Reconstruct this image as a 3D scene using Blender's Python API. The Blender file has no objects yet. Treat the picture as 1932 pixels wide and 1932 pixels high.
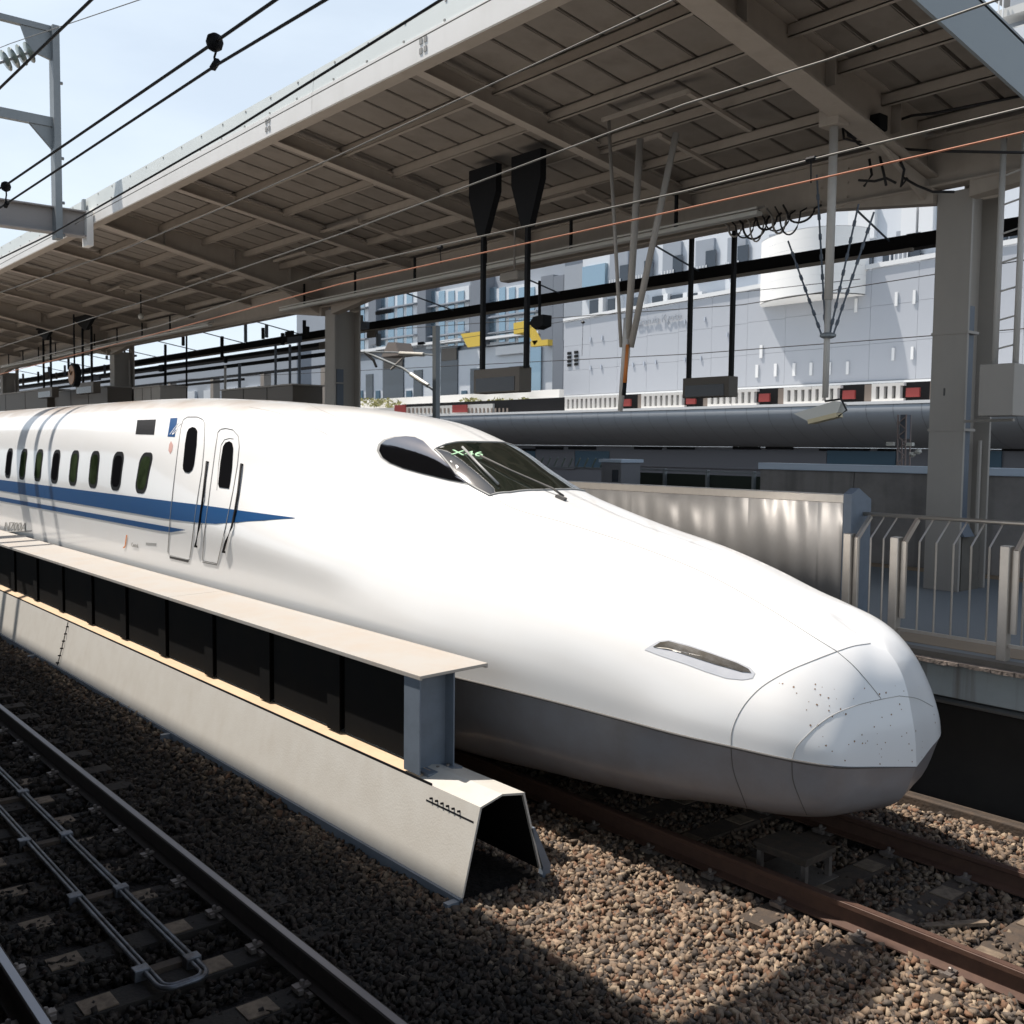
import bpy, math, random
import numpy as np
from mathutils import Vector, Matrix
from mathutils.bvhtree import BVHTree
random.seed(7); rng = np.random.default_rng(7)
S = bpy.context.scene
COL = S.collection

# ---------------------------------------------------------------- camera
# world: X along the tracks (train points to +X), Y across them, Z up from the rail tops, metres
CAM_H = 3.15
FPX = 1925.0                         # focal length in pixels of a 1932 pixel wide picture
def _axes():
    a = np.array([-640 - 966.0, 825 - 966.0, FPX]); a /= np.linalg.norm(a)
    dn = np.cross(a, np.array([1, .0108, 0.])); dn /= np.linalg.norm(dn)
    if dn[1] < 0: dn = -dn
    X = -a; Z = -dn; Y = np.cross(Z, X)
    return np.array([X, Y, Z])
R = _axes()
CAM = np.array([0, 0, CAM_H])
def ray(px, py): return R @ np.array([px - 966.0, py - 966.0, FPX])
def ony(px, py, y):
    d = ray(px, py); return CAM + d * (y - CAM[1]) / d[1]
def onz(px, py, z):
    d = ray(px, py); return CAM + d * (z - CAM[2]) / d[2]
def onx(px, py, x):
    d = ray(px, py); return CAM + d * (x - CAM[0]) / d[0]
cd = bpy.data.cameras.new('camera'); cam = bpy.data.objects.new('camera', cd); COL.objects.link(cam)
right = R @ np.array([1, 0, 0.]); up = -(R @ np.array([0, 1, 0.])); back = -(R @ np.array([0, 0, 1.]))
M = Matrix(((right[0], up[0], back[0], 0), (right[1], up[1], back[1], 0), (right[2], up[2], back[2], CAM_H), (0, 0, 0, 1)))
cam.matrix_world = M
cd.sensor_width = 36; cd.lens = 36 * FPX / 1932; cd.clip_start = .05; cd.clip_end = 3000
cd.dof.use_dof = True; cd.dof.focus_distance = 9.0; cd.dof.aperture_fstop = 5.0
S.camera = cam

# ---------------------------------------------------------------- light
SUN = np.array([-.46, -.23, 1.0]); SUN /= np.linalg.norm(SUN)      # direction towards the sun
W = bpy.data.worlds.new('World'); S.world = W; W.use_nodes = True
wn = W.node_tree.nodes; wl = W.node_tree.links
sky = wn.new('ShaderNodeTexSky'); sky.sky_type = 'NISHITA'; sky.sun_disc = False
sky.sun_elevation = math.asin(SUN[2]); sky.sun_rotation = math.atan2(SUN[0], SUN[1])
sky.air_density = 1.0; sky.dust_density = 1.6; sky.ozone_density = 1.0; sky.altitude = 50
# thin high cloud over the whole sky
tcx = wn.new('ShaderNodeTexCoord'); mpn = wn.new('ShaderNodeMapping'); mpn.inputs['Scale'].default_value = (1.2, 1.2, 4.0)
cn_ = wn.new('ShaderNodeTexNoise'); cn_.inputs['Scale'].default_value = 1.6; cn_.inputs['Detail'].default_value = 6; cn_.inputs['Roughness'].default_value = .55
wl.new(tcx.outputs['Generated'], mpn.inputs[0]); wl.new(mpn.outputs[0], cn_.inputs['Vector'])
cr_ = wn.new('ShaderNodeMapRange'); cr_.inputs[1].default_value = .35; cr_.inputs[2].default_value = .7; cr_.inputs[3].default_value = .55; cr_.inputs[4].default_value = .8
wl.new(cn_.outputs[0], cr_.inputs[0])
cm_ = wn.new('ShaderNodeMix'); cm_.data_type = 'RGBA'; cm_.inputs[7].default_value = (7.6, 8.6, 9.6, 1)
sep = wn.new('ShaderNodeSeparateXYZ'); wl.new(tcx.outputs['Generated'], sep.inputs[0])
el = wn.new('ShaderNodeMapRange'); el.inputs[1].default_value = .36; el.inputs[2].default_value = .8; el.inputs[3].default_value = 1.25; el.inputs[4].default_value = .08
wl.new(sep.outputs['Z'], el.inputs[0]); mm = wn.new('ShaderNodeMath'); mm.operation = 'MULTIPLY'; mm.use_clamp = True
wl.new(cr_.outputs[0], mm.inputs[0]); wl.new(el.outputs[0], mm.inputs[1])
wl.new(mm.outputs[0], cm_.inputs[0]); wl.new(sky.outputs[0], cm_.inputs[6])
wl.new(cm_.outputs[2], wn['Background'].inputs[0]); wn['Background'].inputs[1].default_value = .095
sl = bpy.data.lights.new('sun', 'SUN'); sl.energy = 5.0; sl.angle = math.radians(.53); sl.color = (1, .93, .85)
so = bpy.data.objects.new('sun', sl); COL.objects.link(so)
so.rotation_euler = Vector(-SUN).to_track_quat('-Z', 'Y').to_euler()
S.view_settings.view_transform = 'Standard'; S.view_settings.look = 'None'
S.view_settings.exposure = 0.3; S.view_settings.gamma = 1.0; S.view_settings.use_curve_mapping = False
S.cycles.use_denoising = True
S.cycles.max_bounces = 7; S.cycles.diffuse_bounces = 2; S.cycles.glossy_bounces = 4; S.cycles.transmission_bounces = 4
S.cycles.sample_clamp_indirect = 6

# ---------------------------------------------------------------- materials
def mat(name, col, rough=.6, metal=0., noise=None, bump=None, coat=0., spec=.5, streak=None, attr=None, trans=0., emit=None):
    """noise=(scale, amount 0-1, colour2); bump=(scale, strength, distance); streak=(scale, amount, colour): vertical runs of dirt"""
    m = bpy.data.materials.new(name); m.use_nodes = True
    nt = m.node_tree; n = nt.nodes; l = nt.links; b = n['Principled BSDF']
    c = (*col, 1)
    b.inputs['Base Color'].default_value = c; b.inputs['Roughness'].default_value = rough
    b.inputs['Metallic'].default_value = metal; b.inputs['Coat Weight'].default_value = coat
    b.inputs['Coat Roughness'].default_value = .08
    b.inputs['Specular IOR Level'].default_value = spec
    geo = n.new('ShaderNodeNewGeometry')
    src = None
    if noise:
        t = n.new('ShaderNodeTexNoise'); t.inputs['Scale'].default_value = noise[0]; t.inputs['Detail'].default_value = 7
        t.inputs['Roughness'].default_value = .65
        l.new(geo.outputs['Position'], t.inputs['Vector'])
        r = n.new('ShaderNodeValToRGB'); r.color_ramp.elements[0].position = .4; r.color_ramp.elements[1].position = .68
        l.new(t.outputs[0], r.inputs[0])
        mu = n.new('ShaderNodeMath'); mu.operation = 'MULTIPLY'; mu.inputs[1].default_value = noise[1]; l.new(r.outputs[0], mu.inputs[0])
        mx = n.new('ShaderNodeMix'); mx.data_type = 'RGBA'; mx.inputs[6].default_value = c; mx.inputs[7].default_value = (*noise[2], 1)
        l.new(mu.outputs[0], mx.inputs[0]); src = mx.outputs[2]
    if streak:
        mp = n.new('ShaderNodeMapping'); mp.inputs['Scale'].default_value = (streak[0], streak[0], streak[0] * .06)
        l.new(geo.outputs['Position'], mp.inputs[0])
        t = n.new('ShaderNodeTexNoise'); t.inputs['Scale'].default_value = 1; t.inputs['Detail'].default_value = 5; l.new(mp.outputs[0], t.inputs['Vector'])
        r = n.new('ShaderNodeValToRGB'); r.color_ramp.elements[0].position = .52; r.color_ramp.elements[1].position = .72; l.new(t.outputs[0], r.inputs[0])
        mu = n.new('ShaderNodeMath'); mu.operation = 'MULTIPLY'; mu.inputs[1].default_value = streak[1]; l.new(r.outputs[0], mu.inputs[0])
        mx = n.new('ShaderNodeMix'); mx.data_type = 'RGBA'; mx.inputs[7].default_value = (*streak[2], 1)
        if src: l.new(src, mx.inputs[6])
        else: mx.inputs[6].default_value = c
        l.new(mu.outputs[0], mx.inputs[0]); src = mx.outputs[2]
    if attr:
        at = n.new('ShaderNodeAttribute'); at.attribute_name = attr
        src = at.outputs['Color']
    if src: l.new(src, b.inputs['Base Color'])
    if bump:
        t = n.new('ShaderNodeTexNoise'); t.inputs['Scale'].default_value = bump[0]; t.inputs['Detail'].default_value = 3
        l.new(geo.outputs['Position'], t.inputs['Vector'])
        bp = n.new('ShaderNodeBump'); bp.inputs['Strength'].default_value = bump[1]; bp.inputs['Distance'].default_value = bump[2]
        l.new(t.outputs[0], bp.inputs['Height']); l.new(bp.outputs[0], b.inputs['Normal'])
    if trans: b.inputs['Transmission Weight'].default_value = trans
    if emit:
        b.inputs['Emission Color'].default_value = (*emit[0], 1); b.inputs['Emission Strength'].default_value = emit[1]
    return m
T = {}
T['white'] = mat('train_white_paint', (.87, .87, .86), .32, coat=.6, noise=(1.3, .13, (.78, .74, .68)), bump=(1.1, .05, .02))
T['grey'] = mat('train_grey_skirt', (.25, .25, .265), .38, coat=.3, noise=(2.5, .5, (.18, .16, .15)), bump=(2, .05, .02))
T['blue'] = mat('train_blue_paint', (.006, .062, .19), .5, spec=.2, noise=(2.0, .3, (.012, .07, .17)))
T['glass'] = mat('dark_glass', (.014, .018, .013), .04, coat=1.0, spec=.6)
T['greenglass'] = mat('green_tinted_glass', (.014, .021, .010), .3, spec=.0, noise=(2.1, .9, (.05, .07, .035)))
T['blackglass'] = mat('black_glass', (.007, .007, .008), .3, spec=.0)
T['cabglass'] = mat('cab_side_glass', (.006, .006, .007), .05, coat=1.0)
T['bluegrey'] = mat('blue_grey_steel', (.16, .19, .23), .5, noise=(6, .4, (.1, .12, .14)))
T['rim'] = mat('grey_rubber_rim', (.33, .33, .32), .45)
T['seam'] = mat('panel_seam', (.34, .33, .31), .6)
T['darkseam'] = mat('dark_seam', (.10, .095, .09), .7)
T['black'] = mat('black_plastic', (.012, .012, .013), .6, spec=.15)
T['chrome'] = mat('headlight_reflector', (.55, .54, .52), .25, metal=1.0, noise=(9, .6, (.2, .16, .1)))
T['cabglass'].node_tree.nodes['Principled BSDF'].inputs['IOR'].default_value = 2.6
T['cabglass'].node_tree.nodes['Principled BSDF'].inputs['Coat IOR'].default_value = 2.2
T['glass'].node_tree.nodes['Principled BSDF'].inputs['IOR'].default_value = 1.7
T['lens'] = mat('headlight_lens', (.58, .60, .64), .12, coat=1.0, noise=(5, .5, (.74, .75, .77)))
T['spot'] = mat('insect_spot', (.28, .17, .10), .8)
T['orange'] = mat('orange_mark', (.75, .27, .09), .5)
T['greytext'] = mat('grey_lettering', (.33, .32, .30), .6)
T['pinkmark'] = mat('pink_mark', (.55, .33, .29), .6)
T['ledtext'] = mat('led_digits', (.3, .5, .3), .5, emit=((.55, .8, .55), .35))
T['cream'] = mat('cream_concrete_panel', (.56, .535, .485), .62, noise=(3.5, .35, (.46, .42, .36)), streak=(5, .16, (.42, .36, .29)), bump=(60, .15, .01))
T['creamtop'] = mat('cream_cap_plate', (.42, .395, .36), .6, noise=(2.5, .7, (.42, .355, .29)), bump=(30, .08, .01))
T['rust'] = mat('rusty_base_strip', (.22, .14, .10), .8, noise=(7, .8, (.35, .28, .22)))
T['tan'] = mat('tan_ledge', (.62, .45, .29), .6, noise=(3.0, .5, (.48, .33, .2)))
T['darkpanel'] = mat('dark_sound_panel', (.009, .009, .009), .9, spec=.1, noise=(3, .5, (.014, .012, .010)))
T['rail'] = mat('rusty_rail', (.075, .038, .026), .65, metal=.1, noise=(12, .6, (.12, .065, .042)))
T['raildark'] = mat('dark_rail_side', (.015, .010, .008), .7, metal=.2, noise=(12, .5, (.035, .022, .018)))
T['railtop'] = mat('polished_rail_head', (.25, .25, .27), .35, metal=1.0)
T['sleeper'] = mat('concrete_sleeper', (.06, .046, .036), .9, noise=(9, .7, (.11, .075, .05)), bump=(40, .3, .02))
T['sleeperdark'] = mat('shaded_sleeper', (.02, .016, .013), .9, noise=(9, .7, (.035, .027, .02)), bump=(40, .3, .02))  # darker copy of the sleeper, shade put into its colour
T['pad'] = mat('pale_sleeper_pad', (.22, .165, .115), .85, noise=(14, .9, (.09, .065, .045)))
T['clip'] = mat('rail_clip_steel', (.20, .17, .15), .5, metal=.5, noise=(20, .5, (.3, .27, .24)))
T['galv'] = mat('galvanised_conduit', (.17, .18, .20), .45, metal=.6, noise=(9, .9, (.06, .05, .045)))
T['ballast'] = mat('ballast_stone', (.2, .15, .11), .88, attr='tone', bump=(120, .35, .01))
T['bed'] = mat('ballast_bed', (.012, .009, .007), .95, noise=(22, .7, (.04, .028, .02)), bump=(26, 1.0, .05))  # near black to stand for the shadow in gaps between stones
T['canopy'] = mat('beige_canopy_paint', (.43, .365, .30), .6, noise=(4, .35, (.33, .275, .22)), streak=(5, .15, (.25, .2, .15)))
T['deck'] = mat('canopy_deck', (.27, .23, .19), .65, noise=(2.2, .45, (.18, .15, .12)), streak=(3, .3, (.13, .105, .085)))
T['fascia'] = mat('white_fascia_paint', (.88, .86, .82), .55, noise=(1.5, .18, (.66, .64, .58)), streak=(3, .1, (.5, .48, .42)))
T['fasciatop'] = mat('grey_green_fascia', (.68, .72, .70), .55, noise=(1.5, .2, (.52, .56, .55)))
T['endfascia'] = mat('blue_grey_fascia', (.30, .33, .34), .55, noise=(2, .2, (.26, .29, .31)))
T['column'] = mat('grey_beige_column', (.36, .325, .285), .55, noise=(3, .25, (.3, .28, .25)), streak=(4, .12, (.22, .19, .16)))
T['bluesteel'] = mat('blue_black_channel', (.10, .12, .15), .5, noise=(6, .4, (.07, .09, .11)))
T['wire'] = mat('dark_cable', (.012, .010, .010), .6)
T['greywire'] = mat('stranded_grey_wire', (.13, .125, .11), .5, metal=.4, noise=(60, .6, (.15, .15, .14)))
T['copper'] = mat('copper_contact_wire', (.36, .15, .085), .6, metal=.3)
T['mast'] = mat('grey_galvanised_mast', (.24, .26, .27), .5, metal=.3, noise=(5, .3, (.17, .19, .2)))
T['porc'] = mat('grey_green_porcelain', (.17, .21, .19), .3, coat=.5)
T['portal'] = mat('grey_portal_beam', (.30, .28, .27), .6, noise=(4, .2, (.25, .23, .21)))
T['steel'] = mat('brushed_stainless', (.32, .31, .30), .19, metal=1.0, bump=(.7, .02, .05), noise=(3, .2, (.34, .32, .30)))
for _n in T['steel'].node_tree.nodes:
    if _n.type == 'BUMP':
        _t = _n.inputs['Height'].links[0].from_node; _m = T['steel'].node_tree.nodes.new('ShaderNodeMapping'); _m.inputs['Scale'].default_value = (2.2, 1, .55)
        _l = T['steel'].node_tree.links; _l.new(_t.inputs['Vector'].links[0].from_socket, _m.inputs[0]); _l.new(_m.outputs[0], _t.inputs['Vector'])
T['steelbar'] = mat('stainless_bar', (.55, .50, .44), .35, metal=.8, noise=(10, .3, (.42, .37, .32)))
T['platform'] = mat('platform_concrete', (.14, .125, .105), .85, noise=(5, .5, (.09, .08, .065)), bump=(50, .2, .01))
T['platface'] = mat('platform_edge_face', (.36, .40, .40), .8, noise=(4, .3, (.26, .28, .28)), streak=(7, .7, (.14, .11, .08)))
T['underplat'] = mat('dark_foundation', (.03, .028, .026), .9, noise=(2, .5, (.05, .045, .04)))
T['edge'] = mat('platform_edge_rust', (.13, .11, .095), .9, noise=(9, .8, (.3, .24, .2)), bump=(30, .5, .03))
T['tiles'] = mat('blue_grey_floor', (.20, .21, .21), .7, noise=(30, .3, (.16, .17, .18)))
T['tactile'] = mat('ochre_floor_band', (.30, .22, .14), .7, noise=(12, .4, (.24, .18, .13)))
T['conc'] = mat('dark_concrete_wall', (.27, .25, .235), .85, noise=(1.8, .5, (.12, .11, .105)), streak=(3, .45, (.06, .055, .05)))
T['capmetal'] = mat('pale_blue_cap', (.46, .54, .64), .4, metal=.2)
T['signbox'] = mat('brown_sign_box', (.11, .09, .07), .5)
T['screen'] = mat('dark_display_screen', (.018, .017, .022), .2)
T['lampwhite'] = mat('lamp_enamel', (.62, .60, .54), .4)
T['lampcover'] = mat('yellowed_lamp_cover', (.62, .52, .32), .4)
T['orangetip'] = mat('orange_sleeve', (.55, .17, .03), .5)
T['offwhitepole'] = mat('off_white_pole', (.52, .49, .45), .5)
T['clock'] = mat('amber_clock_face', (.30, .14, .05), .4)
T['tube'] = mat('silver_underbelly_panel', (.40, .43, .46), .5, metal=.2)
T['tubetop'] = mat('white_parapet_coping', (.72, .73, .73), .5)
T['parapet'] = mat('white_parapet_block', (.74, .72, .68), .7)
T['redpanel'] = mat('red_parapet_panel', (.30, .05, .045), .5)
T['brownrecess'] = mat('brown_recess', (.20, .165, .14), .8)
T['aluwall'] = mat('pale_blue_grey_cladding', (.42, .44, .475), .5, metal=.1, noise=(.35, .15, (.37, .395, .43)))
T['cladseam'] = mat('cladding_joint', (.42, .46, .52), .6)
T['curvewall'] = mat('white_curved_cladding', (.80, .80, .78), .45)
T['farconc'] = mat('pale_grey_concrete', (.50, .50, .48), .8, noise=(.5, .2, (.42, .42, .41)))
T['farwall'] = mat('blue_grey_facade', (.30, .33, .37), .7, noise=(.4, .2, (.25, .28, .31)))
T['ribgrey'] = mat('slate_facade_rib', (.17, .19, .22), .6)
T['farglass'] = mat('sky_reflecting_glass', (.30, .40, .47), .12, metal=.75)
T['darkglass'] = mat('navy_window_glass', (.02, .03, .045), .12, coat=.6)
T['palewall'] = mat('pale_window_frame', (.62, .65, .68), .6)
T['yellow'] = mat('yellow_board', (.55, .39, .05), .5)
T['hedge'] = mat('dry_hedge_leaves', (.30, .28, .12), .8, noise=(6, .7, (.16, .18, .06)))
T['darkgreen'] = mat('dark_green_screen', (.03, .04, .03), .8)
T['bluepanel'] = mat('blue_facade_panel', (.06, .12, .17), .4)
T['greypanel'] = mat('grey_facade_panel', (.17, .17, .185), .5)
T['lattice'] = mat('pinkish_lattice_steel', (.33, .26, .24), .6)
T['text'] = mat('grey_sign_lettering', (.30, .33, .37), .5)

# dust settled along the train's roof
_nt = T['white'].node_tree; _b = _nt.nodes['Principled BSDF']; _src = _b.inputs['Base Color'].links[0].from_socket
_g = _nt.nodes.new('ShaderNodeNewGeometry'); _s = _nt.nodes.new('ShaderNodeSeparateXYZ'); _nt.links.new(_g.outputs['Position'], _s.inputs[0])
_m1 = _nt.nodes.new('ShaderNodeMapRange'); _m1.inputs[1].default_value = 3.42; _m1.inputs[2].default_value = 3.78; _nt.links.new(_s.outputs['Z'], _m1.inputs[0])
_n1 = _nt.nodes.new('ShaderNodeTexNoise'); _n1.inputs['Scale'].default_value = .9; _n1.inputs['Detail'].default_value = 6; _nt.links.new(_g.outputs['Position'], _n1.inputs['Vector'])
_m2 = _nt.nodes.new('ShaderNodeMapRange'); _m2.inputs[1].default_value = .42; _m2.inputs[2].default_value = .62; _m2.inputs[4].default_value = .7; _nt.links.new(_n1.outputs[0], _m2.inputs[0])
_m3 = _nt.nodes.new('ShaderNodeMath'); _m3.operation = 'MULTIPLY'; _nt.links.new(_m1.outputs[0], _m3.inputs[0]); _nt.links.new(_m2.outputs[0], _m3.inputs[1])
_mx = _nt.nodes.new('ShaderNodeMix'); _mx.data_type = 'RGBA'; _mx.inputs[7].default_value = (.52, .41, .32, 1)
_nt.links.new(_m3.outputs[0], _mx.inputs[0]); _nt.links.new(_src, _mx.inputs[6]); _nt.links.new(_mx.outputs[2], _b.inputs['Base Color'])

# ---------------------------------------------------------------- mesh helpers
class MB:
    def __init__(s): s.v = []; s.f = []
    def add(s, vs, fs):
        o = len(s.v); s.v += [tuple(map(float, p)) for p in vs]; s.f += [tuple(i + o for i in q) for q in fs]; return s
    def box(s, x0, x1, y0, y1, z0, z1):
        return s.add([(x0, y0, z0), (x1, y0, z0), (x1, y1, z0), (x0, y1, z0), (x0, y0, z1), (x1, y0, z1), (x1, y1, z1), (x0, y1, z1)],
                     [(0, 3, 2, 1), (4, 5, 6, 7), (0, 1, 5, 4), (1, 2, 6, 5), (2, 3, 7, 6), (3, 0, 4, 7)])
    def prism(s, prof, x0, x1, axis='x'):
        """closed profile in the plane across the axis, extruded from x0 to x1"""
        n = len(prof)
        def P(a, b, c): return {'x': (c, a, b), 'y': (a, c, b), 'z': (a, b, c)}[axis]
        vs = [P(a, b, x0) for a, b in prof] + [P(a, b, x1) for a, b in prof]
        fs = [(i, (i + 1) % n, n + (i + 1) % n, n + i) for i in range(n)] + [tuple(range(n))[::-1], tuple(range(n, 2 * n))]
        return s.add(vs, fs)
    def beam(s, a, b, w, h, upv=(0, 0, 1)):
        a = Vector(a); b = Vector(b); d = (b - a).normalized(); u = Vector(upv)
        if abs(d.dot(u)) > .98: u = Vector((1, 0, 0))
        r = d.cross(u).normalized() * w / 2; u = r.cross(d).normalized() * h / 2
        vs = [a - r - u, a + r - u, a + r + u, a - r + u, b - r - u, b + r - u, b + r + u, b - r + u]
        return s.add(vs, [(0, 1, 2, 3), (7, 6, 5, 4), (0, 4, 5, 1), (1, 5, 6, 2), (2, 6, 7, 3), (3, 7, 4, 0)])
    def ibeam(s, a, b, w, h, t=.03):
        a = Vector(a); b = Vector(b); u = Vector((0, 0, 1))
        s.beam(a + u * (h / 2 - t / 2), b + u * (h / 2 - t / 2), w, t)
        s.beam(a - u * (h / 2 - t / 2), b - u * (h / 2 - t / 2), w, t)
        return s.beam(a, b, t, h - 2 * t)
    def tube(s, pts, r, n=8, caps=True):
        pts = [Vector(p) for p in pts]; rings = []
        rr = r if isinstance(r, (list, tuple)) else [r] * len(pts)
        for i, p in enumerate(pts):
            d = (pts[min(i + 1, len(pts) - 1)] - pts[max(i - 1, 0)]).normalized()
            u = Vector((0, 0, 1)) if abs(d.z) < .9 else Vector((1, 0, 0))
            a = d.cross(u).normalized(); b = a.cross(d)
            rings.append([p + (a * math.cos(t) + b * math.sin(t)) * rr[i] for t in [2 * math.pi * k / n for k in range(n)]])
        vs = [q for ring in rings for q in ring]
        fs = [(i * n + k, i * n + (k + 1) % n, (i + 1) * n + (k + 1) % n, (i + 1) * n + k) for i in range(len(pts) - 1) for k in range(n)]
        if caps: fs += [tuple(range(n))[::-1], tuple(range((len(pts) - 1) * n, len(pts) * n))]
        return s.add(vs, fs)
    def grid(s, rows):
        n = len(rows[0]); vs = [p for r in rows for p in r]
        return s.add(vs, [(i * n + k, i * n + k + 1, (i + 1) * n + k + 1, (i + 1) * n + k) for i in range(len(rows) - 1) for k in range(n - 1)])
    def lathe(s, c, prof, n=16):
        """prof = list of (radius, z) about the vertical line through c"""
        vs = [(c[0] + r * math.cos(2 * math.pi * k / n), c[1] + r * math.sin(2 * math.pi * k / n), c[2] + z) for r, z in prof for k in range(n)]
        fs = [(i * n + k, i * n + (k + 1) % n, (i + 1) * n + (k + 1) % n, (i + 1) * n + k) for i in range(len(prof) - 1) for k in range(n)]
        fs += [tuple(range(n))[::-1], tuple(range((len(prof) - 1) * n, len(prof) * n))]
        return s.add(vs, fs)
    def mesh(s, name, m, smooth=False):
        me = bpy.data.meshes.new(name); me.from_pydata(s.v, [], s.f); me.update()
        if m: me.materials.append(m)
        if smooth: me.shade_smooth()
        return me
    def build(s, name, m, parent=None, smooth=False, label=None, bevel=0):
        o = bpy.data.objects.new(name, s.mesh(name, m, smooth)); COL.objects.link(o)
        if parent: o.parent = parent; o.matrix_parent_inverse = pinv(parent)
        if label: o['label'] = label
        if bevel:
            b = o.modifiers.new('bevel', 'BEVEL'); b.width = bevel; b.segments = 2; b.limit_method = 'ANGLE'
        return o
def pinv(p):
    return Matrix.Identity(4) if p.parent else Matrix.Translation(p.location).inverted()
def sub(mb, name, m, parent, **k):
    """a sub-part: parent is itself a part made in world coordinates"""
    o = bpy.data.objects.new(name, mb.mesh(name, m, k.get('smooth', False))); COL.objects.link(o)
    o.parent = parent
    if k.get('label'): o['label'] = k['label']
    return o
def tag(o, label=None, cat=None, group=None, kind=None):
    if label: o['label'] = label
    if cat: o['category'] = cat
    if group: o['group'] = group
    if kind: o['kind'] = kind
    return o
def thing(name, label, cat, loc=(0, 0, 0), group=None):
    o = bpy.data.objects.new(name, None); COL.objects.link(o); o.location = tuple(map(float, loc)); o.empty_display_size = .2
    return tag(o, label, cat, group)
def dup(o, delta, label=None):
    """copy a thing with its parts and sub-parts (shared meshes), moved by delta"""
    c = o.copy(); COL.objects.link(c); c.location = o.location + Vector(delta)
    if label: c['label'] = label
    for ch in list(o.children):
        d = ch.copy(); COL.objects.link(d); d.parent = c; d.matrix_parent_inverse = ch.matrix_parent_inverse
        for g in list(ch.children):
            e = g.copy(); COL.objects.link(e); e.parent = d
    return c
def copypart(o, delta, parent):
    """another child that shares the mesh of o, moved by delta"""
    c = o.copy(); COL.objects.link(c); c.parent = parent; c.matrix_parent_inverse = o.matrix_parent_inverse; c.location = o.location + Vector(delta)
    for g in list(o.children):
        e = g.copy(); COL.objects.link(e); e.parent = c
    return c
def text_part(name, body, size, origin, ux, uz, m, parent, depth=.01, shear=0, align='LEFT', xs=1.0):
    """flat lettering: origin, direction of writing ux, up direction uz"""
    cu = bpy.data.curves.new(name, 'FONT'); cu.body = body; cu.size = size; cu.extrude = depth; cu.shear = shear; cu.align_x = align
    to = bpy.data.objects.new(name, cu); COL.objects.link(to)
    dg = bpy.context.evaluated_depsgraph_get(); me = bpy.data.meshes.new_from_object(to.evaluated_get(dg))
    bpy.data.objects.remove(to); me.materials.clear(); me.materials.append(m)
    ux = Vector(ux).normalized(); uz = Vector(uz).normalized(); n = ux.cross(uz)
    me.transform(Matrix.Diagonal((xs, 1, 1, 1)))
    me.transform(Matrix(((ux.x, uz.x, n.x, origin[0]), (ux.y, uz.y, n.y, origin[1]), (ux.z, uz.z, n.z, origin[2]), (0, 0, 0, 1))))
    o = bpy.data.objects.new(name, me); COL.objects.link(o)
    if parent:
        o.parent = parent
        if parent.parent is None: o.matrix_parent_inverse = pinv(parent)
    return o

# ================================================================ ground, ballast and tracks
GZ = -.28
TC, NC = 7.02, 2.25                      # centre lines of the far (train) track and the near track
bed = MB().box(-900, 300, -200, 600, -2.0, -.42).build('ground', T['bed']); tag(bed, kind='structure')
def bedz(x, y):
    """height of the ballast surface"""
    z = -.245
    if y < .6 or y > 9.0: z = -.34
    return z + .02 * math.sin(x * 1.7 + y) + .015 * math.sin(y * 2.9 - x * .6)
nx, ny = 260, 40
bb = MB().grid([[(-70 + 75 * i / nx, -1 + 10.6 * k / ny, bedz(-70 + 75 * i / nx, -1 + 10.6 * k / ny)) for k in range(ny + 1)] for i in range(nx + 1)])
o = bb.build('ballast_bed', T['bed'], smooth=True); tag(o, kind='structure')

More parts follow.
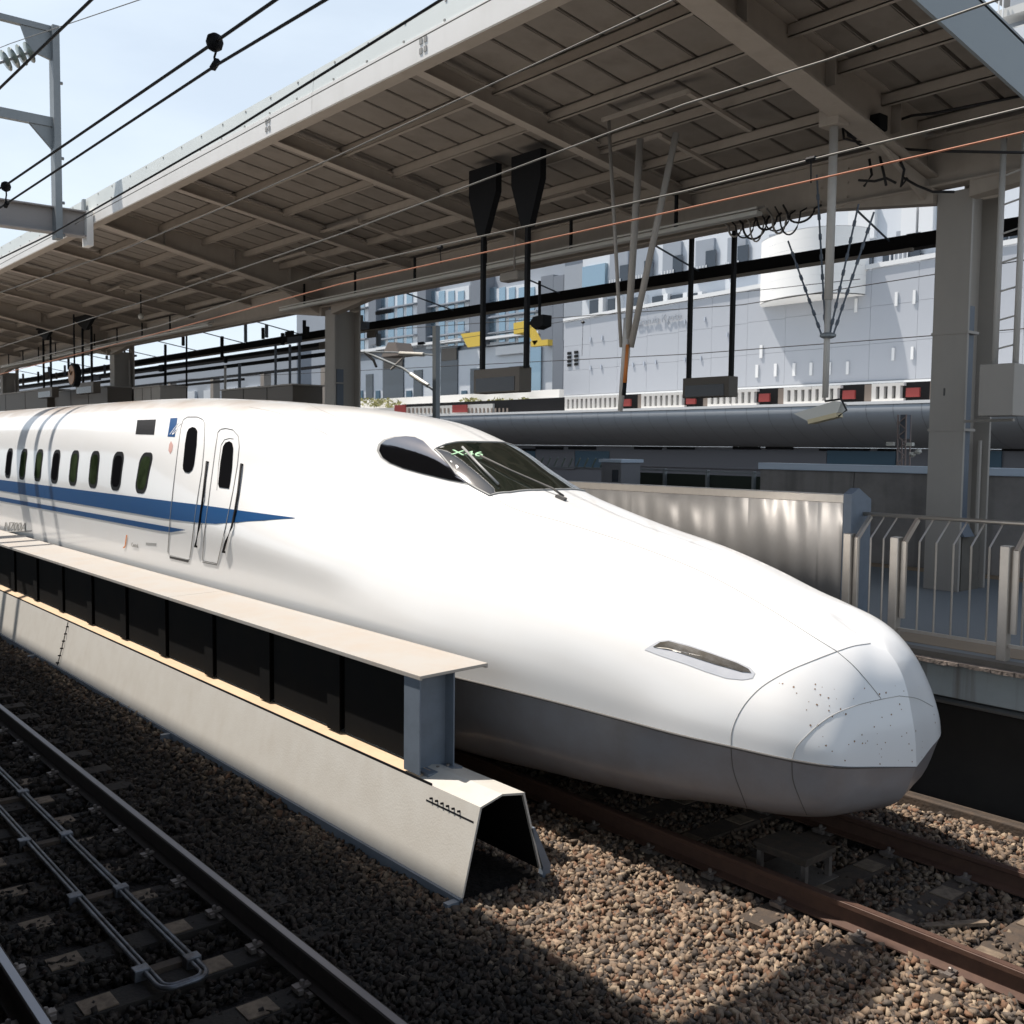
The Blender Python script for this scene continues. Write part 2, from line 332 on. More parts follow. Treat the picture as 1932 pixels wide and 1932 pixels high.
def scatter_stones(name, regions, label):
    V = []; F = []; Cc = []
    base = np.array([[-1, -1, -1], [1, -1, -1], [1, 1, -1], [-1, 1, -1], [-1, -1, 1], [1, -1, 1], [1, 1, 1], [-1, 1, 1]], float)
    tri = np.array([(0, 2, 1), (0, 3, 2), (4, 5, 6), (4, 6, 7), (0, 1, 5), (0, 5, 4), (1, 2, 6), (1, 6, 5), (2, 3, 7), (2, 7, 6), (3, 0, 4), (3, 4, 7)])
    allp = []
    for (x0, x1, y0, y1, dens, size) in regions:
        n = int((x1 - x0) * (y1 - y0) * dens)
        p = np.stack([rng.uniform(x0, x1, n), rng.uniform(y0, y1, n), np.full(n, size)], 1)
        keep = np.ones(n, bool)
        for c in (TC, NC):
            for g in (-.75, .75):
                keep &= np.abs(p[:, 1] - (c + g)) > .075
            on = np.abs(p[:, 1] - c) < 1.2
            ph = (p[:, 0] - (-3.66)) / .645; ph -= np.round(ph)
            away = np.abs(np.abs(p[:, 1] - c) - .36) > .17
            thin = np.where(np.abs(p[:, 1] - c) > .95, .9 if c == NC else .3, np.where(away, .6 if c == NC else .2, 0))
            keep &= ~(on & (np.abs(ph) < .185) & (rng.random(n) > thin))
        keep &= ~((p[:, 1] > 4.42) & (p[:, 1] < 5.18) & (p[:, 0] < -5.85))
        allp.append(p[keep])
    P = np.concatenate(allp); n = len(P)
    near_sl = (np.abs(P[:, 1] - NC) < 1.25) | (np.abs(P[:, 1] - TC) < 1.25)
    z = np.array([bedz(a, b) for a, b in P[:, :2]]) + np.where(near_sl, .022, 0) + rng.uniform(-.012, .034, n)
    sz = P[:, 2] * rng.uniform(.6, 1.35, n)
    sh = base[None] * (sz[:, None, None] * .5) * (rng.uniform(.6, 1.0, (n, 1, 3)) * np.array([1.2, .85, .55]))
    sh = sh * rng.uniform(.7, 1.12, (n, 8, 1)) + rng.normal(0, .085, (n, 8, 3)) * sz[:, None, None]
    q = rng.normal(size=(n, 4)); q /= np.linalg.norm(q, axis=1)[:, None]
    w, x, y, zq = q.T
    Rm = np.stack([1 - 2 * (y * y + zq * zq), 2 * (x * y - zq * w), 2 * (x * zq + y * w), 2 * (x * y + zq * w), 1 - 2 * (x * x + zq * zq), 2 * (y * zq - x * w),
                   2 * (x * zq - y * w), 2 * (y * zq + x * w), 1 - 2 * (x * x + y * y)], 1).reshape(n, 3, 3)
    sh = np.einsum('nij,nkj->nki', Rm, sh)
    sh += np.stack([P[:, 0], P[:, 1], z], 1)[:, None]
    me = bpy.data.meshes.new(name)
    me.vertices.add(n * 8); me.vertices.foreach_set('co', sh.reshape(-1))
    tf = (tri[None] + (np.arange(n) * 8)[:, None, None]).reshape(-1)
    me.loops.add(len(tf)); me.loops.foreach_set('vertex_index', tf.astype(np.int32))
    me.polygons.add(n * 12); me.polygons.foreach_set('loop_start', np.arange(0, len(tf), 3, dtype=np.int32))
    me.polygons.foreach_set('loop_total', np.full(n * 12, 3, np.int32))
    me.update()
    pal = np.array([(.22, .15, .10), (.26, .185, .125), (.15, .11, .08), (.31, .22, .15), (.13, .105, .085), (.24, .18, .13), (.20, .11, .065), (.38, .29, .20), (.08, .062, .05)])
    c = pal[rng.integers(0, len(pal), n)] * rng.uniform(.8, 1.2, (n, 1))
    c = c * np.where(np.abs(P[:, 1] - TC) < .85, .55, .92)[:, None]      # shade under the nose put into the colour between the rails
    near_shade = np.clip((4.6 - P[:, 1]) / .6 + rng.normal(0, .15, n), 0, 1)[:, None]        # canopy shade painted into the near track's stones
    c = c * (1 - .88 * near_shade)
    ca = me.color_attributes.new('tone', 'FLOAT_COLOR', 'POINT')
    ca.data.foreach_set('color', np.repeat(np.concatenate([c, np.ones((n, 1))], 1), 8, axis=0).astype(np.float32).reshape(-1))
    me.materials.append(T['ballast'])
    o = bpy.data.objects.new(name, me); COL.objects.link(o)
    return tag(o, label, 'gravel', kind='stuff')
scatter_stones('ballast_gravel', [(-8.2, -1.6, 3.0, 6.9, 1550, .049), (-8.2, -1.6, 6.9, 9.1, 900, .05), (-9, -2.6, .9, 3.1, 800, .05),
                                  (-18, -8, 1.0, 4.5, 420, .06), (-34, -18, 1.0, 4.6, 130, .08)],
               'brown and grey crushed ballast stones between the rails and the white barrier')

def railway(name, cy, xa, xb, label, sl0, in_shade):  # last argument paints the near track's shade into darker rails and sleepers
    t = thing(name, label, 'railway track', (-5, cy, 0))
    for s in (-1, 1):
        y = cy + s * .75
        prof = [(-.0725, -.17), (.0725, -.17), (.0725, -.158), (.012, -.14), (.009, -.05), (.035, -.035), (.035, -.003), (.03, 0), (-.03, 0), (-.035, -.003), (-.035, -.035), (-.009, -.05), (-.012, -.14), (-.0725, -.158)]
        r = MB().prism([(y + a, b) for a, b in prof], xa, xb).build('rail', T['rail'] if not in_shade else T['raildark'], t)
        sub(MB().box(xa, xb, y - .024, y + .024, .0005, .003), 'rail_head', T['railtop'] if in_shade else T['rail'], r)
    sl = None; k = 0; x = sl0
    while x > xa + .3:
        if sl is None:
            # prestressed sleeper with sunken shoulders
            m = MB().prism([(-.13, -.40), (.13, -.40), (.11, -.195), (-.11, -.195)], cy - 1.2, cy + 1.2, 'y')
            m.v = [(p[0] + x, p[1], p[2] - (.012 if abs(p[1] - cy) < .3 else 0)) for p in m.v]
            sl = m.build('sleeper', T['sleeperdark'] if in_shade else T['sleeper'], t)
            for s in (-1, 1):
                sub(MB().box(x - .085, x + .085, cy + s * .36 - .10, cy + s * .36 + .10, -.194, -.186), 'sleeper_pad', T['pad'], sl)
                sub(MB().box(x - .09, x + .09, cy + s * .75 - .10, cy + s * .75 + .10, -.194, -.171), 'tie_plate', T['clip'], sl)
                for q in (-1, 1):
                    yy = cy + s * .75 + q * .10
                    sub(MB().beam((x - .05, yy + q * .03, -.165), (x + .05, yy + q * .03, -.165), .035, .03).beam((x, yy - q * .05, -.148), (x, yy + q * .055, -.15), .05, .018).lathe((x, yy, -.16), [(.016, 0), (.016, .045), (.008, .05)], 6), 'rail_clip', T['clip'], sl)
        elif x > -34:
            copypart(sl, (x - sl0, 0, 0), t)
        x -= .645
    if True:
        rest = MB()
        while x > xa: x -= .645
    return t
railway('railway_track', TC, -62, 3, 'rusty rails and concrete sleepers running under the white train nose', -1.08, False)
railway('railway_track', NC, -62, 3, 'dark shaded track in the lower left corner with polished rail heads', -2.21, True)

# conduit loop between the rails of the near track
t = thing('cable_conduit', 'galvanised cable conduit bent in a U between the near rails', 'conduit', (-5.95, 2.35, -.14))
z = -.145
def arc_pts(cx, cy, r, a0, a1, n=8): return [(cx + r * math.cos(a), cy + r * math.sin(a), z) for a in [a0 + (a1 - a0) * i / n for i in range(n + 1)]]
for off in (0, .035):
    r = .10 - off
    pts = [(-26, 2.52 - off, z), (-5.99, 2.52 - off, z)] + arc_pts(-5.99, 2.42, r, math.pi / 2, 0)[1:] + arc_pts(-5.99, 2.31, r, 0, -math.pi / 2) + [(-6.05, 2.21 + off, z), (-26, 2.21 + off, z)]
    MB().tube(pts, .013 if off else .016, 8).build('pipe', T['galv'], t, smooth=True)
cl = MB().box(-6.20, -6.12, 2.455, 2.555, z - .05, z + .025).build('pipe_clamp', T['galv'], t, bevel=.006)
for dx, dy in [(-1.32, 0), (-2.65, 0), (-3.98, 0), (-5.3, 0), (-6.6, 0), (-.05, -.31), (-1.38, -.31), (-2.71, -.31), (-4.04, -.31)]: copypart(cl, (dx, dy, 0), t)
cr = MB().box(-6.28, -6.20, 2.17, 2.55, z - .06, z - .02).build('cross_bracket', T['sleeper'], t)
for dx in (-1.29, -2.58, -3.87): copypart(cr, (dx, 0, 0), t)

# box between the rails under the nose
t = thing('track_beacon', 'raised steel track beacon box between the rails under the nose', 'track beacon', (-4.5, 6.85, -.2))
MB().box(-4.85, -4.36, 6.58, 6.98, .005, .04).build('top_plate', T['sleeper'], t, bevel=.005)
MB().box(-4.83, -4.38, 6.60, 6.96, -.03, .004).build('box_lid', T['sleeper'], t)
p = MB().box(-4.42, -4.38, 6.60, 6.64, -.20, -.03).build('leg', T['clip'], t)
for d in ((0, .32, 0), (-.41, 0, 0), (-.41, .32, 0)): copypart(p, d, t)
MB().box(-4.86, -4.34, 6.56, 7.0, -.215, -.185).build('base_frame', T['clip'], t)

# ================================================================ bullet train
SX, SD, SP = [], [], []
def half(zc, zb, *kw):
    return [(0, zc)] + list(kw) + [(0, zb)]
# each station: x of crown, x of the white/grey line, then 12 (w, z) control points crown -> keel
full = [(0, 3.90), (.56, 3.88), (1.06, 3.75), (1.40, 3.47), (1.57, 3.12), (1.65, 2.7), (1.68, 2.25), (1.675, 1.78), (1.655, 1.06), (1.57, .62), (1.38, .17), (0, .15)]
ST = [
 (-72, -72, full), (-40, -40, full), (-24, -24, full), (-18.5, -18.5, full), (-16.4, -16.4, [(0, 3.88), (.56, 3.86), (1.05, 3.73), (1.38, 3.45)] + full[4:]),
 (-14.8, -14.8, [(0, 3.83), (.55, 3.81), (1.02, 3.67), (1.34, 3.37), (1.53, 3.02), (1.63, 2.64)] + full[6:]),
 (-13.3, -13.3, [(0, 3.745), (.5, 3.72), (.93, 3.58), (1.24, 3.28), (1.45, 2.93), (1.60, 2.57), (1.68, 2.18), (1.67, 1.72), (1.65, 1.06), (1.53, .62), (1.35, .17), (0, .15)]),
 (-11.85, -11.85, [(0, 3.65), (.45, 3.62), (.83, 3.46), (1.09, 3.13), (1.30, 2.78), (1.53, 2.45), (1.67, 2.08), (1.66, 1.66), (1.65, 1.06), (1.53, .62), (1.32, .17), (0, .15)]),
 (-10.4, -10.4, [(0, 3.52), (.40, 3.48), (.71, 3.31), (.92, 2.98), (1.14, 2.62), (1.42, 2.33), (1.64, 1.98), (1.65, 1.60), (1.64, 1.06), (1.52, .62), (1.28, .17), (0, .15)]),
 (-9.5, -9.5, [(0, 3.37), (.38, 3.34), (.66, 3.19), (.83, 2.90), (1.04, 2.54), (1.36, 2.25), (1.61, 1.92), (1.64, 1.56), (1.635, 1.06), (1.50, .62), (1.25, .17), (0, .15)]),
 (-8.9, -8.9, [(0, 3.17), (.36, 3.155), (.62, 3.06), (.78, 2.80), (1.01, 2.48), (1.33, 2.20), (1.56, 1.88), (1.63, 1.52), (1.625, 1.05), (1.50, .62), (1.22, .17), (0, .15)]),
 (-8.3, -8.3, [(0, 2.91), (.34, 2.90), (.60, 2.81), (.76, 2.63), (1.01, 2.40), (1.30, 2.15), (1.53, 1.82), (1.61, 1.48), (1.61, 1.05), (1.48, .62), (1.18, .20), (0, .17)]),
 (-7.75, -7.75, [(0, 2.69), (.32, 2.68), (.60, 2.62), (.80, 2.51), (1.03, 2.34), (1.29, 2.10), (1.49, 1.78), (1.575, 1.45), (1.585, 1.05), (1.45, .62), (1.14, .21), (0, .18)]),
 (-7.4, -7.4, [(0, 2.585), (.31, 2.58), (.60, 2.53), (.82, 2.44), (1.04, 2.29), (1.28, 2.06), (1.46, 1.75), (1.54, 1.42), (1.55, 1.05), (1.42, .62), (1.10, .22), (0, .19)]),
 (-6.8, -6.8, [(0, 2.43), (.30, 2.425), (.60, 2.39), (.82, 2.31), (1.03, 2.18), (1.25, 1.97), (1.41, 1.68), (1.48, 1.37), (1.485, 1.05), (1.37, .60), (1.02, .24), (0, .20)]),
 (-6.0, -6.0, [(0, 2.275), (.29, 2.27), (.58, 2.235), (.80, 2.16), (1.00, 2.03), (1.19, 1.83), (1.33, 1.58), (1.385, 1.30), (1.385, 1.04), (1.28, .58), (.92, .27), (0, .23)]),
 (-5.4, -5.4, [(0, 2.14), (.28, 2.13), (.55, 2.085), (.76, 2.00), (.95, 1.86), (1.12, 1.67), (1.24, 1.44), (1.29, 1.21), (1.295, 1.02), (1.19, .57), (.80, .285), (0, .25)]),
 (-4.93, -4.93, [(0, 2.02), (.26, 2.005), (.51, 1.95), (.71, 1.85), (.88, 1.71), (1.03, 1.53), (1.14, 1.33), (1.195, 1.15), (1.21, 1.00), (1.10, .56), (.68, .31), (0, .28)]),
 (-4.70, -4.56, [(0, 1.955), (.24, 1.94), (.46, 1.885), (.64, 1.785), (.79, 1.64), (.925, 1.46), (1.03, 1.28), (1.075, 1.12), (1.09, .98), (.98, .55), (.58, .34), (0, .31)]),
 (-4.46, -4.14, [(0, 1.875), (.20, 1.86), (.38, 1.80), (.54, 1.70), (.67, 1.56), (.78, 1.39), (.855, 1.22), (.89, 1.07), (.90, .945), (.80, .54), (.46, .36), (0, .33)]),
 (-4.30, -3.93, [(0, 1.79), (.14, 1.77), (.27, 1.71), (.39, 1.61), (.50, 1.47), (.59, 1.31), (.66, 1.15), (.70, 1.02), (.71, .92), (.61, .54), (.33, .38), (0, .35)]),
 (-4.21, -3.835, [(0, 1.73), (.06, 1.71), (.12, 1.64), (.185, 1.54), (.24, 1.41), (.29, 1.26), (.33, 1.11), (.35, .98), (.36, .875), (.31, .54), (.16, .39), (0, .37)]),
 (-4.15, -3.745, [(0, 1.70), (0, 1.665), (0, 1.59), (0, 1.49), (0, 1.365), (0, 1.22), (0, 1.08), (0, .95), (0, .83), (0, .54), (0, .40), (0, .38)])]
GX = [0, .30, .50, .66, .78, .87, .94, .98, 1.0]
def st_points(xc, x8, prof):
    P = []
    for k, (w, zz) in enumerate(prof):
        if k <= 8: x = xc + (x8 - xc) * GX[k]
        else: x = x8 - {9: .16, 10: .50, 11: .85}[k] * min(1, max(0, (5.6 + xc) / .9)) * .8
        P.append((x, w, zz))
    return P
PT = np.array([st_points(*s) for s in ST])          # stations x 12 x 3
def hermite(P, t, tt):
    """cubic through P (n x d) at parameters t, evaluated at tt"""
    m = np.zeros_like(P); n = len(P)
    for i in range(n):
        if i == 0: m[i] = (P[1] - P[0]) / (t[1] - t[0])
        elif i == n - 1: m[i] = (P[i] - P[i - 1]) / (t[i] - t[i - 1])
        else:
            a = (P[i] - P[i - 1]) / (t[i] - t[i - 1]); b = (P[i + 1] - P[i]) / (t[i + 1] - t[i])
            h0, h1 = t[i] - t[i - 1], t[i + 1] - t[i]; m[i] = (a * h1 + b * h0) / (h0 + h1)
    out = []
    for u in tt:
        i = min(max(np.searchsorted(t, u, side='right') - 1, 0), n - 2); h = t[i + 1] - t[i]; s = (u - t[i]) / h
        out.append((2 * s**3 - 3 * s * s + 1) * P[i] + (s**3 - 2 * s * s + s) * h * m[i] + (-2 * s**3 + 3 * s * s) * P[i + 1] + (s**3 - s * s) * h * m[i + 1])
    return np.array(out)
tl = [0.]
for i in range(1, len(PT)): tl.append(tl[-1] + max(.08, np.linalg.norm(PT[i] - PT[i - 1], axis=1).mean()))
tl = np.array(tl); tt = []
for i in range(len(tl) - 1):
    n = 2 if i < 3 else (7 if tl[i + 1] - tl[i] > .5 else 5)
    tt += list(np.linspace(tl[i], tl[i + 1], n, endpoint=False))
tt.append(tl[-1])
LC = np.stack([hermite(PT[:, k], tl, tt) for k in range(12)], 1)      # rows x 12 x 3
def section(c):
    c = c.copy(); c[:, 1] = np.maximum(c[:, 1], 0)
    up_ = np.concatenate([[c[1] * [1, -1, 1]], c[:9]]); k = np.concatenate([[0], np.cumsum(np.maximum(1e-3, np.linalg.norm(np.diff(up_, axis=0), axis=1)))])
    e = np.concatenate([np.linspace(k[i], k[i + 1], 5, endpoint=False) for i in range(1, 9)] + [[k[-1]]])
    U = hermite(up_, k, e)
    lo = c[8:]; k = np.concatenate([[0], np.cumsum(np.maximum(1e-3, np.linalg.norm(np.diff(lo, axis=0), axis=1)))])
    e = np.concatenate([np.linspace(k[i], k[i + 1], 6, endpoint=False) for i in range(0, 3)] + [[k[-1]]])
    L = hermite(lo, k, e)
    U[:, 1] = np.maximum(U[:, 1], 0); L[:, 1] = np.maximum(L[:, 1], 0)
    return U, L
UU, LL = zip(*[section(c) for c in LC]); UU = np.array(UU); LL = np.array(LL)
def world(p, s): return (p[0], TC + s * p[1], p[2])
nose_i = len(tt) - 1
def shell(A, i0, i1):
    rows = []
    for i in range(i0, i1 + 1):
        a = [world(p, -1) for p in A[i][::-1]]; b = [world(p, 1) for p in A[i][1:]]
        rows.append(a + b)
    return MB().grid(rows)
train = thing('bullet_train', 'long white high speed train with blue stripes and a duckbill nose', 'train', (-10, TC, .15))
skin = shell(UU, 0, nose_i)
under = MB().grid([[world(p, -1) for p in A] + [world(p, 1) for p in A[::-1][1:]] for A in LL])
BV = BVHTree.FromPolygons([Vector(p) for p in skin.v + under.v], skin.f + [tuple(i + len(skin.v) for i in q) for q in under.f])
BVU = BVHTree.FromPolygons([Vector(p) for p in skin.v], skin.f)
def finish_shell(mb, name, m):
    me = mb.mesh(name, m, True)
    import bmesh
    b = bmesh.new(); b.from_mesh(me); bmesh.ops.remove_doubles(b, verts=b.verts, dist=.0004)
    bmesh.ops.recalc_face_normals(b, faces=b.faces)
    for e in b.edges:
        # keep the crease down the middle of the nose sharp
        if all(abs(v.co.y - TC) < .003 and v.co.x > -4.3 for v in e.verts): e.smooth = False
    b.to_mesh(me); b.free()
    o = bpy.data.objects.new(name, me); COL.objects.link(o); o.parent = train; o.matrix_parent_inverse = pinv(train)
    return o
body = finish_shell(skin, 'body_shell', T['white'])
skirt = finish_shell(under, 'underbody_skirt', T['grey'])
CV = Vector(CAM)
def hitpx(px, py, off=.004):
    d = Vector(ray(px, py)).normalized(); h = BV.ray_cast(CV, d)
    if h[0] is None: return None
    n = h[1]; n = -n if n.dot(d) > 0 else n
    return h[0] + n * off
def hitside(x, z, off=.004):
    h = BV.ray_cast(Vector((x, 0, z)), Vector((0, 1, 0)))
    n = h[1]; n = -n if n.y > 0 else n
    return h[0] + n * off
def hittop(x, w, off=.004):
    h = BV.ray_cast(Vector((x, TC + w, 9)), Vector((0, 0, -1)))
    n = h[1]; n = -n if n.z < 0 else n
    return h[0] + n * off
def patch(outline, hit, rings=7, dense=4, c=None, bulge=0., smooth=True, seg=None):
    """surface patch filling an outline given in the coordinates that hit() understands; a thin slab with an edge"""
    pts = []
    n = len(outline)
    for i in range(n):
        a = outline[i]; b = outline[(i + 1) % n]
        for k in range(dense): pts.append((a[0] + (b[0] - a[0]) * k / dense, a[1] + (b[1] - a[1]) * k / dense))
    if c is None: c = (sum(p[0] for p in pts) / len(pts), sum(p[1] for p in pts) / len(pts))
    m = MB(); rows = []
    for j in range(rings):
        f = 1 - j / rings
        row = []
        for p in pts:
            q = (c[0] + (p[0] - c[0]) * f, c[1] + (p[1] - c[1]) * f)
            h = hit(*q); row.append(h)
        rows.append(row)
    cc = hit(*c)
    N = len(pts); vs = [tuple(v) for r in rows for v in r] + [tuple(cc)]
    fs = []
    for j in range(rings - 1):
        for i in range(N): fs.append((j * N + i, j * N + (i + 1) % N, (j + 1) * N + (i + 1) % N, (j + 1) * N + i))
    for i in range(N): fs.append(((rings - 1) * N + i, (rings - 1) * N + (i + 1) % N, rings * N))
    # rim that drops into the body
    base = [hit(p[0], p[1]) for p in pts]
    o = len(vs)
    for p in pts:
        h = hit(*p); h2 = hit(c[0] + (p[0] - c[0]) * 1.0, c[1] + (p[1] - c[1]) * 1.0)
        vs.append(tuple(h))
    m.add(vs[:o], fs)
    return m
def loop_line(outline, hit, r=.004, close=True, dense=4):
    pts = []; n = len(outline)
    for i in range(n if close else n - 1):
        a = outline[i]; b = outline[(i + 1) % n]
        for k in range(dense): pts.append((a[0] + (b[0] - a[0]) * k / dense, a[1] + (b[1] - a[1]) * k / dense))
    pts.append(outline[0] if close else outline[-1])
    return MB().tube([hit(*p) for p in pts], r, 5, caps=not close)
def rrect(x0, x1, z0, z1, r, n=5, ztop=None):
    P = []
    for cx, cz, a in ((x1 - r, z1 - r, 0), (x0 + r, z1 - r, 90), (x0 + r, z0 + r, 180), (x1 - r, z0 + r, 270)):
        for i in range(n + 1):
            t = math.radians(a + 90 * i / n); P.append((cx + r * math.cos(t), cz + r * math.sin(t)))
    return P
H4 = lambda x, z: hitside(x, z, .004)
H6 = lambda x, z: hitside(x, z, .006)
H8 = lambda x, z: hitside(x, z, .008)
H3 = lambda x, z: hitside(x, z, .007)
# stripes: measured on the near side, x along the train, z up
def strip(xa, xb, lo, hi, n, hit=H3):
    rows = []
    for i in range(n + 1):
        x = xa + (xb - xa) * i / n; a, b = lo(x), hi(x)
        rows.append([hit(x, a + (b - a) * k / 6) for k in range(7)])
    return MB().grid(rows)
def lerp(x, *p):
    for (a, va), (b, vb) in zip(p, p[1:]):
        if x <= b: return va + (vb - va) * max(0, (x - a)) / (b - a)
    return p[-1][1]
ZS = lambda z0: CAM_H + (z0 - 3.35) * .927 / 1.0        # heights measured with the first guess of the side plane
strip(-62, -10.55, lambda x: lerp(x, (-62, 2.13), (-23, 2.13), (-13.8, 2.10), (-12.4, 2.12), (-10.55, 2.30)), lambda x: lerp(x, (-62, 2.37), (-14, 2.35), (-12.6, 2.345), (-10.55, 2.305)), 90).build('blue_stripe', T['blue'], train, label='wide blue stripe ending in a point', smooth=True)
strip(-62, -13.2, lambda x: lerp(x, (-62, 1.935), (-13.8, 1.915), (-13.2, 1.99)), lambda x: lerp(x, (-62, 2.01), (-13.8, 1.995), (-13.2, 1.995)), 90).build('blue_stripe', T['blue'], train, label='narrow lower blue stripe', smooth=True)
# passenger windows
wz0, wz1, ww = 2.425, 2.985, .205
XW0 = -14.90; PITCH = 1.057
win = None
for i in range(30):
    xc = XW0 - PITCH * i
    f = patch(rrect(xc - ww - .02, xc + ww + .02, wz0 - .02, wz1 + .02, .15), H4, 2, 1).build('passenger_window', T['black'], train, smooth=True)
    sub(patch(rrect(xc - ww + .035, xc + ww - .035, wz0 + .04, wz1 - .04, .12), H6, 2, 1), 'pane', T['greenglass'] if i % 3 != 1 else T['blackglass'], f, smooth=True)
# the two doors, display, plate and marks, traced from the picture onto the shell
def HP(o): return lambda a, b: hitpx(a, b, o)
def c4(*P): return [(x * 860 / 1932 / 1.325052, (850 + y * 860 / 1932) / 1.325052) for x, y in P]      # traced on an enlargement
d1 = c4((945, 1190), (957, 1010), (975, 830), (1000, 620), (1018, 490), (1030, 450), (1055, 433), (1110, 433), (1140, 447), (1152, 470), (1148, 600), (1135, 740), (1110, 900), (1090, 1050), (1076, 1170), (1066, 1235), (955, 1212))
w1 = c4((1030, 700), (1042, 580), (1052, 520), (1062, 500), (1082, 490), (1100, 495), (1110, 512), (1106, 590), (1092, 700), (1082, 730), (1062, 747), (1040, 742), (1030, 725))
d2 = c4((1138, 1235), (1150, 1090), (1180, 850), (1210, 620), (1225, 520), (1240, 502), (1270, 497), (1310, 505), (1340, 540), (1345, 600), (1335, 700), (1310, 850), (1280, 1000), (1240, 1180), (1222, 1260), (1145, 1245))
w2 = c4((1228, 810), (1240, 690), (1255, 600), (1268, 578), (1290, 570), (1306, 580), (1312, 610), (1305, 720), (1295, 800), (1288, 836), (1232, 828))
w2f = c4((1219, 842), (1228, 700), (1243, 590), (1262, 560), (1292, 552), (1312, 556))
for dd_, ww_, lab, sill in ((d1, w1, 'front passenger door outline with long oval window', [(955, 1208), (1062, 1232), (1058, 1250), (955, 1226)]), (d2, w2, 'narrow cab door outline with arched window', [(1140, 1238), (1222, 1254), (1220, 1266), (1140, 1250)])):
    d = loop_line(dd_, HP(.007), .0055, dense=4).build('door', T['rim'], train, label=lab, smooth=True)
    sub(patch(ww_, HP(.009), 3, 2), 'door_window', T['blackglass'], d, smooth=True)
    sub(patch(c4(*sill), HP(.006), 2, 3), 'door_sill', T['darkseam'], d)
    if ww_ is w2: sub(loop_line(w2f, HP(.004), .005, close=False), 'window_frame', T['rim'], d)
for P_ in ([(1170, 688), (1150, 880), (1128, 1050), (1106, 1160)], [(1363, 702), (1345, 860), (1330, 960), (1312, 1050), (1280, 1130), (1263, 1190)]):
    Q = c4(*P_); MB().tube([hitpx(*Q[0], 0)] + [hitpx(*q, .025) for q in Q] + [hitpx(*Q[-1], 0)], .015, 8).build('handrail', T['black'], train, smooth=True)
patch(c4((772, 450), (877, 447), (866, 533), (762, 530)), HP(.004), 3, 3).build('destination_display', T['black'], train)
pl = patch(c4((958, 440), (998, 438), (983, 545), (942, 543)), HP(.004), 3, 3).build('car_number_plate', T['blue'], train)
def lettering(name, body, P, size, m, parent, shear=0, dep=.0015, off=.009, xs=1.0):
    """P: left end, right end, and a point above the left end, on the enlargement"""
    A_, B_, C_ = [hitpx(*q, off) for q in c4(*P)]
    ux = (B_ - A_).normalized(); uz = (C_ - A_); uz = (uz - ux * uz.dot(ux)).normalized()
    return text_part(name, body, size, A_, ux, uz, m, parent, dep, shear, xs=xs)
lettering('car_number', '16', [(949, 532), (985, 534), (960, 455)], .33, T['white'], pl, xs=.50)
patch(c4((962, 568), (973, 590), (968, 622), (957, 640), (947, 622), (951, 588)), HP(.004), 2, 2).build('boarding_mark', T['pinkmark'], train)
lettering('operator_mark', 'J', [(700, 1150), (730, 1156), (706, 1112)], .23, T['orange'], train, .3, xs=1.7)
lettering('operator_lettering', 'Central', [(742, 1160), (800, 1170), (746, 1140)], .09, T['greytext'], train)
patch(c4((820, 1138), (880, 1142), (878, 1156), (820, 1150)), HP(.003), 2, 2).build('notice_strip', T['rim'], train)
lettering('train_type_lettering', 'N700A', [(20, 1066), (175, 1076), (26, 1031)], .24, T['greytext'], train, .5, xs=2.4)
MB().tube([hitpx(*q, .004) for q in c4((-40, 1080), (60, 1077), (178, 1072))], .012, 5).build('lettering_underline', T['greytext'], train)
# cab glazing: windshield, teardrop side windows
wsn = [(-9.02, -.60), (-8.96, -.2), (-8.96, .2), (-9.02, .60), (-8.55, .66), (-7.98, .66), (-7.86, .5), (-7.80, .2), (-7.80, -.2), (-7.86, -.5), (-7.98, -.66), (-8.55, -.66)]
HT = lambda o: (lambda x, w: hittop(x, w, o))
ws = patch(wsn, HT(.006), 9, 4, c=(-8.42, 0)).build('windshield', T['glass'], train, smooth=True)
sub(loop_line(wsn, HT(.004), .012, dense=3), 'windshield_gasket', T['rim'], ws, smooth=True)
tear = [(711, 850), (714, 838), (724, 829), (742, 823), (765, 821), (783, 823), (800, 831), (830, 860), (860, 887), (884, 909), (892, 915), (880, 914), (850, 908), (800, 896), (760, 885), (733, 874), (718, 863)]
HPX = lambda o: (lambda a, b: hitpx(a, b, o))
def scaled(poly, f, c=None):
    c = c or (sum(p[0] for p in poly) / len(poly), sum(p[1] for p in poly) / len(poly))
    return [(c[0] + (p[0] - c[0]) * f, c[1] + (p[1] - c[1]) * f) for p in poly]
sw_rim = patch(tear, HPX(.003), 6, 3, c=(775, 860))
sw = patch(scaled(tear, .93, (785, 864)), HPX(.010), 7, 3, c=(780, 862))
def mirrored(mb):
    m = MB(); m.v = [(p[0], 2 * TC - p[1], p[2]) for p in mb.v]; m.f = [q[::-1] for q in mb.f]; return m
for rim_, gl in ((sw_rim, sw), (mirrored(sw_rim), mirrored(sw))):
    o = rim_.build('side_cab_window', T['rim'], train, smooth=True); sub(gl, 'cab_glass', T['cabglass'], o, smooth=True)
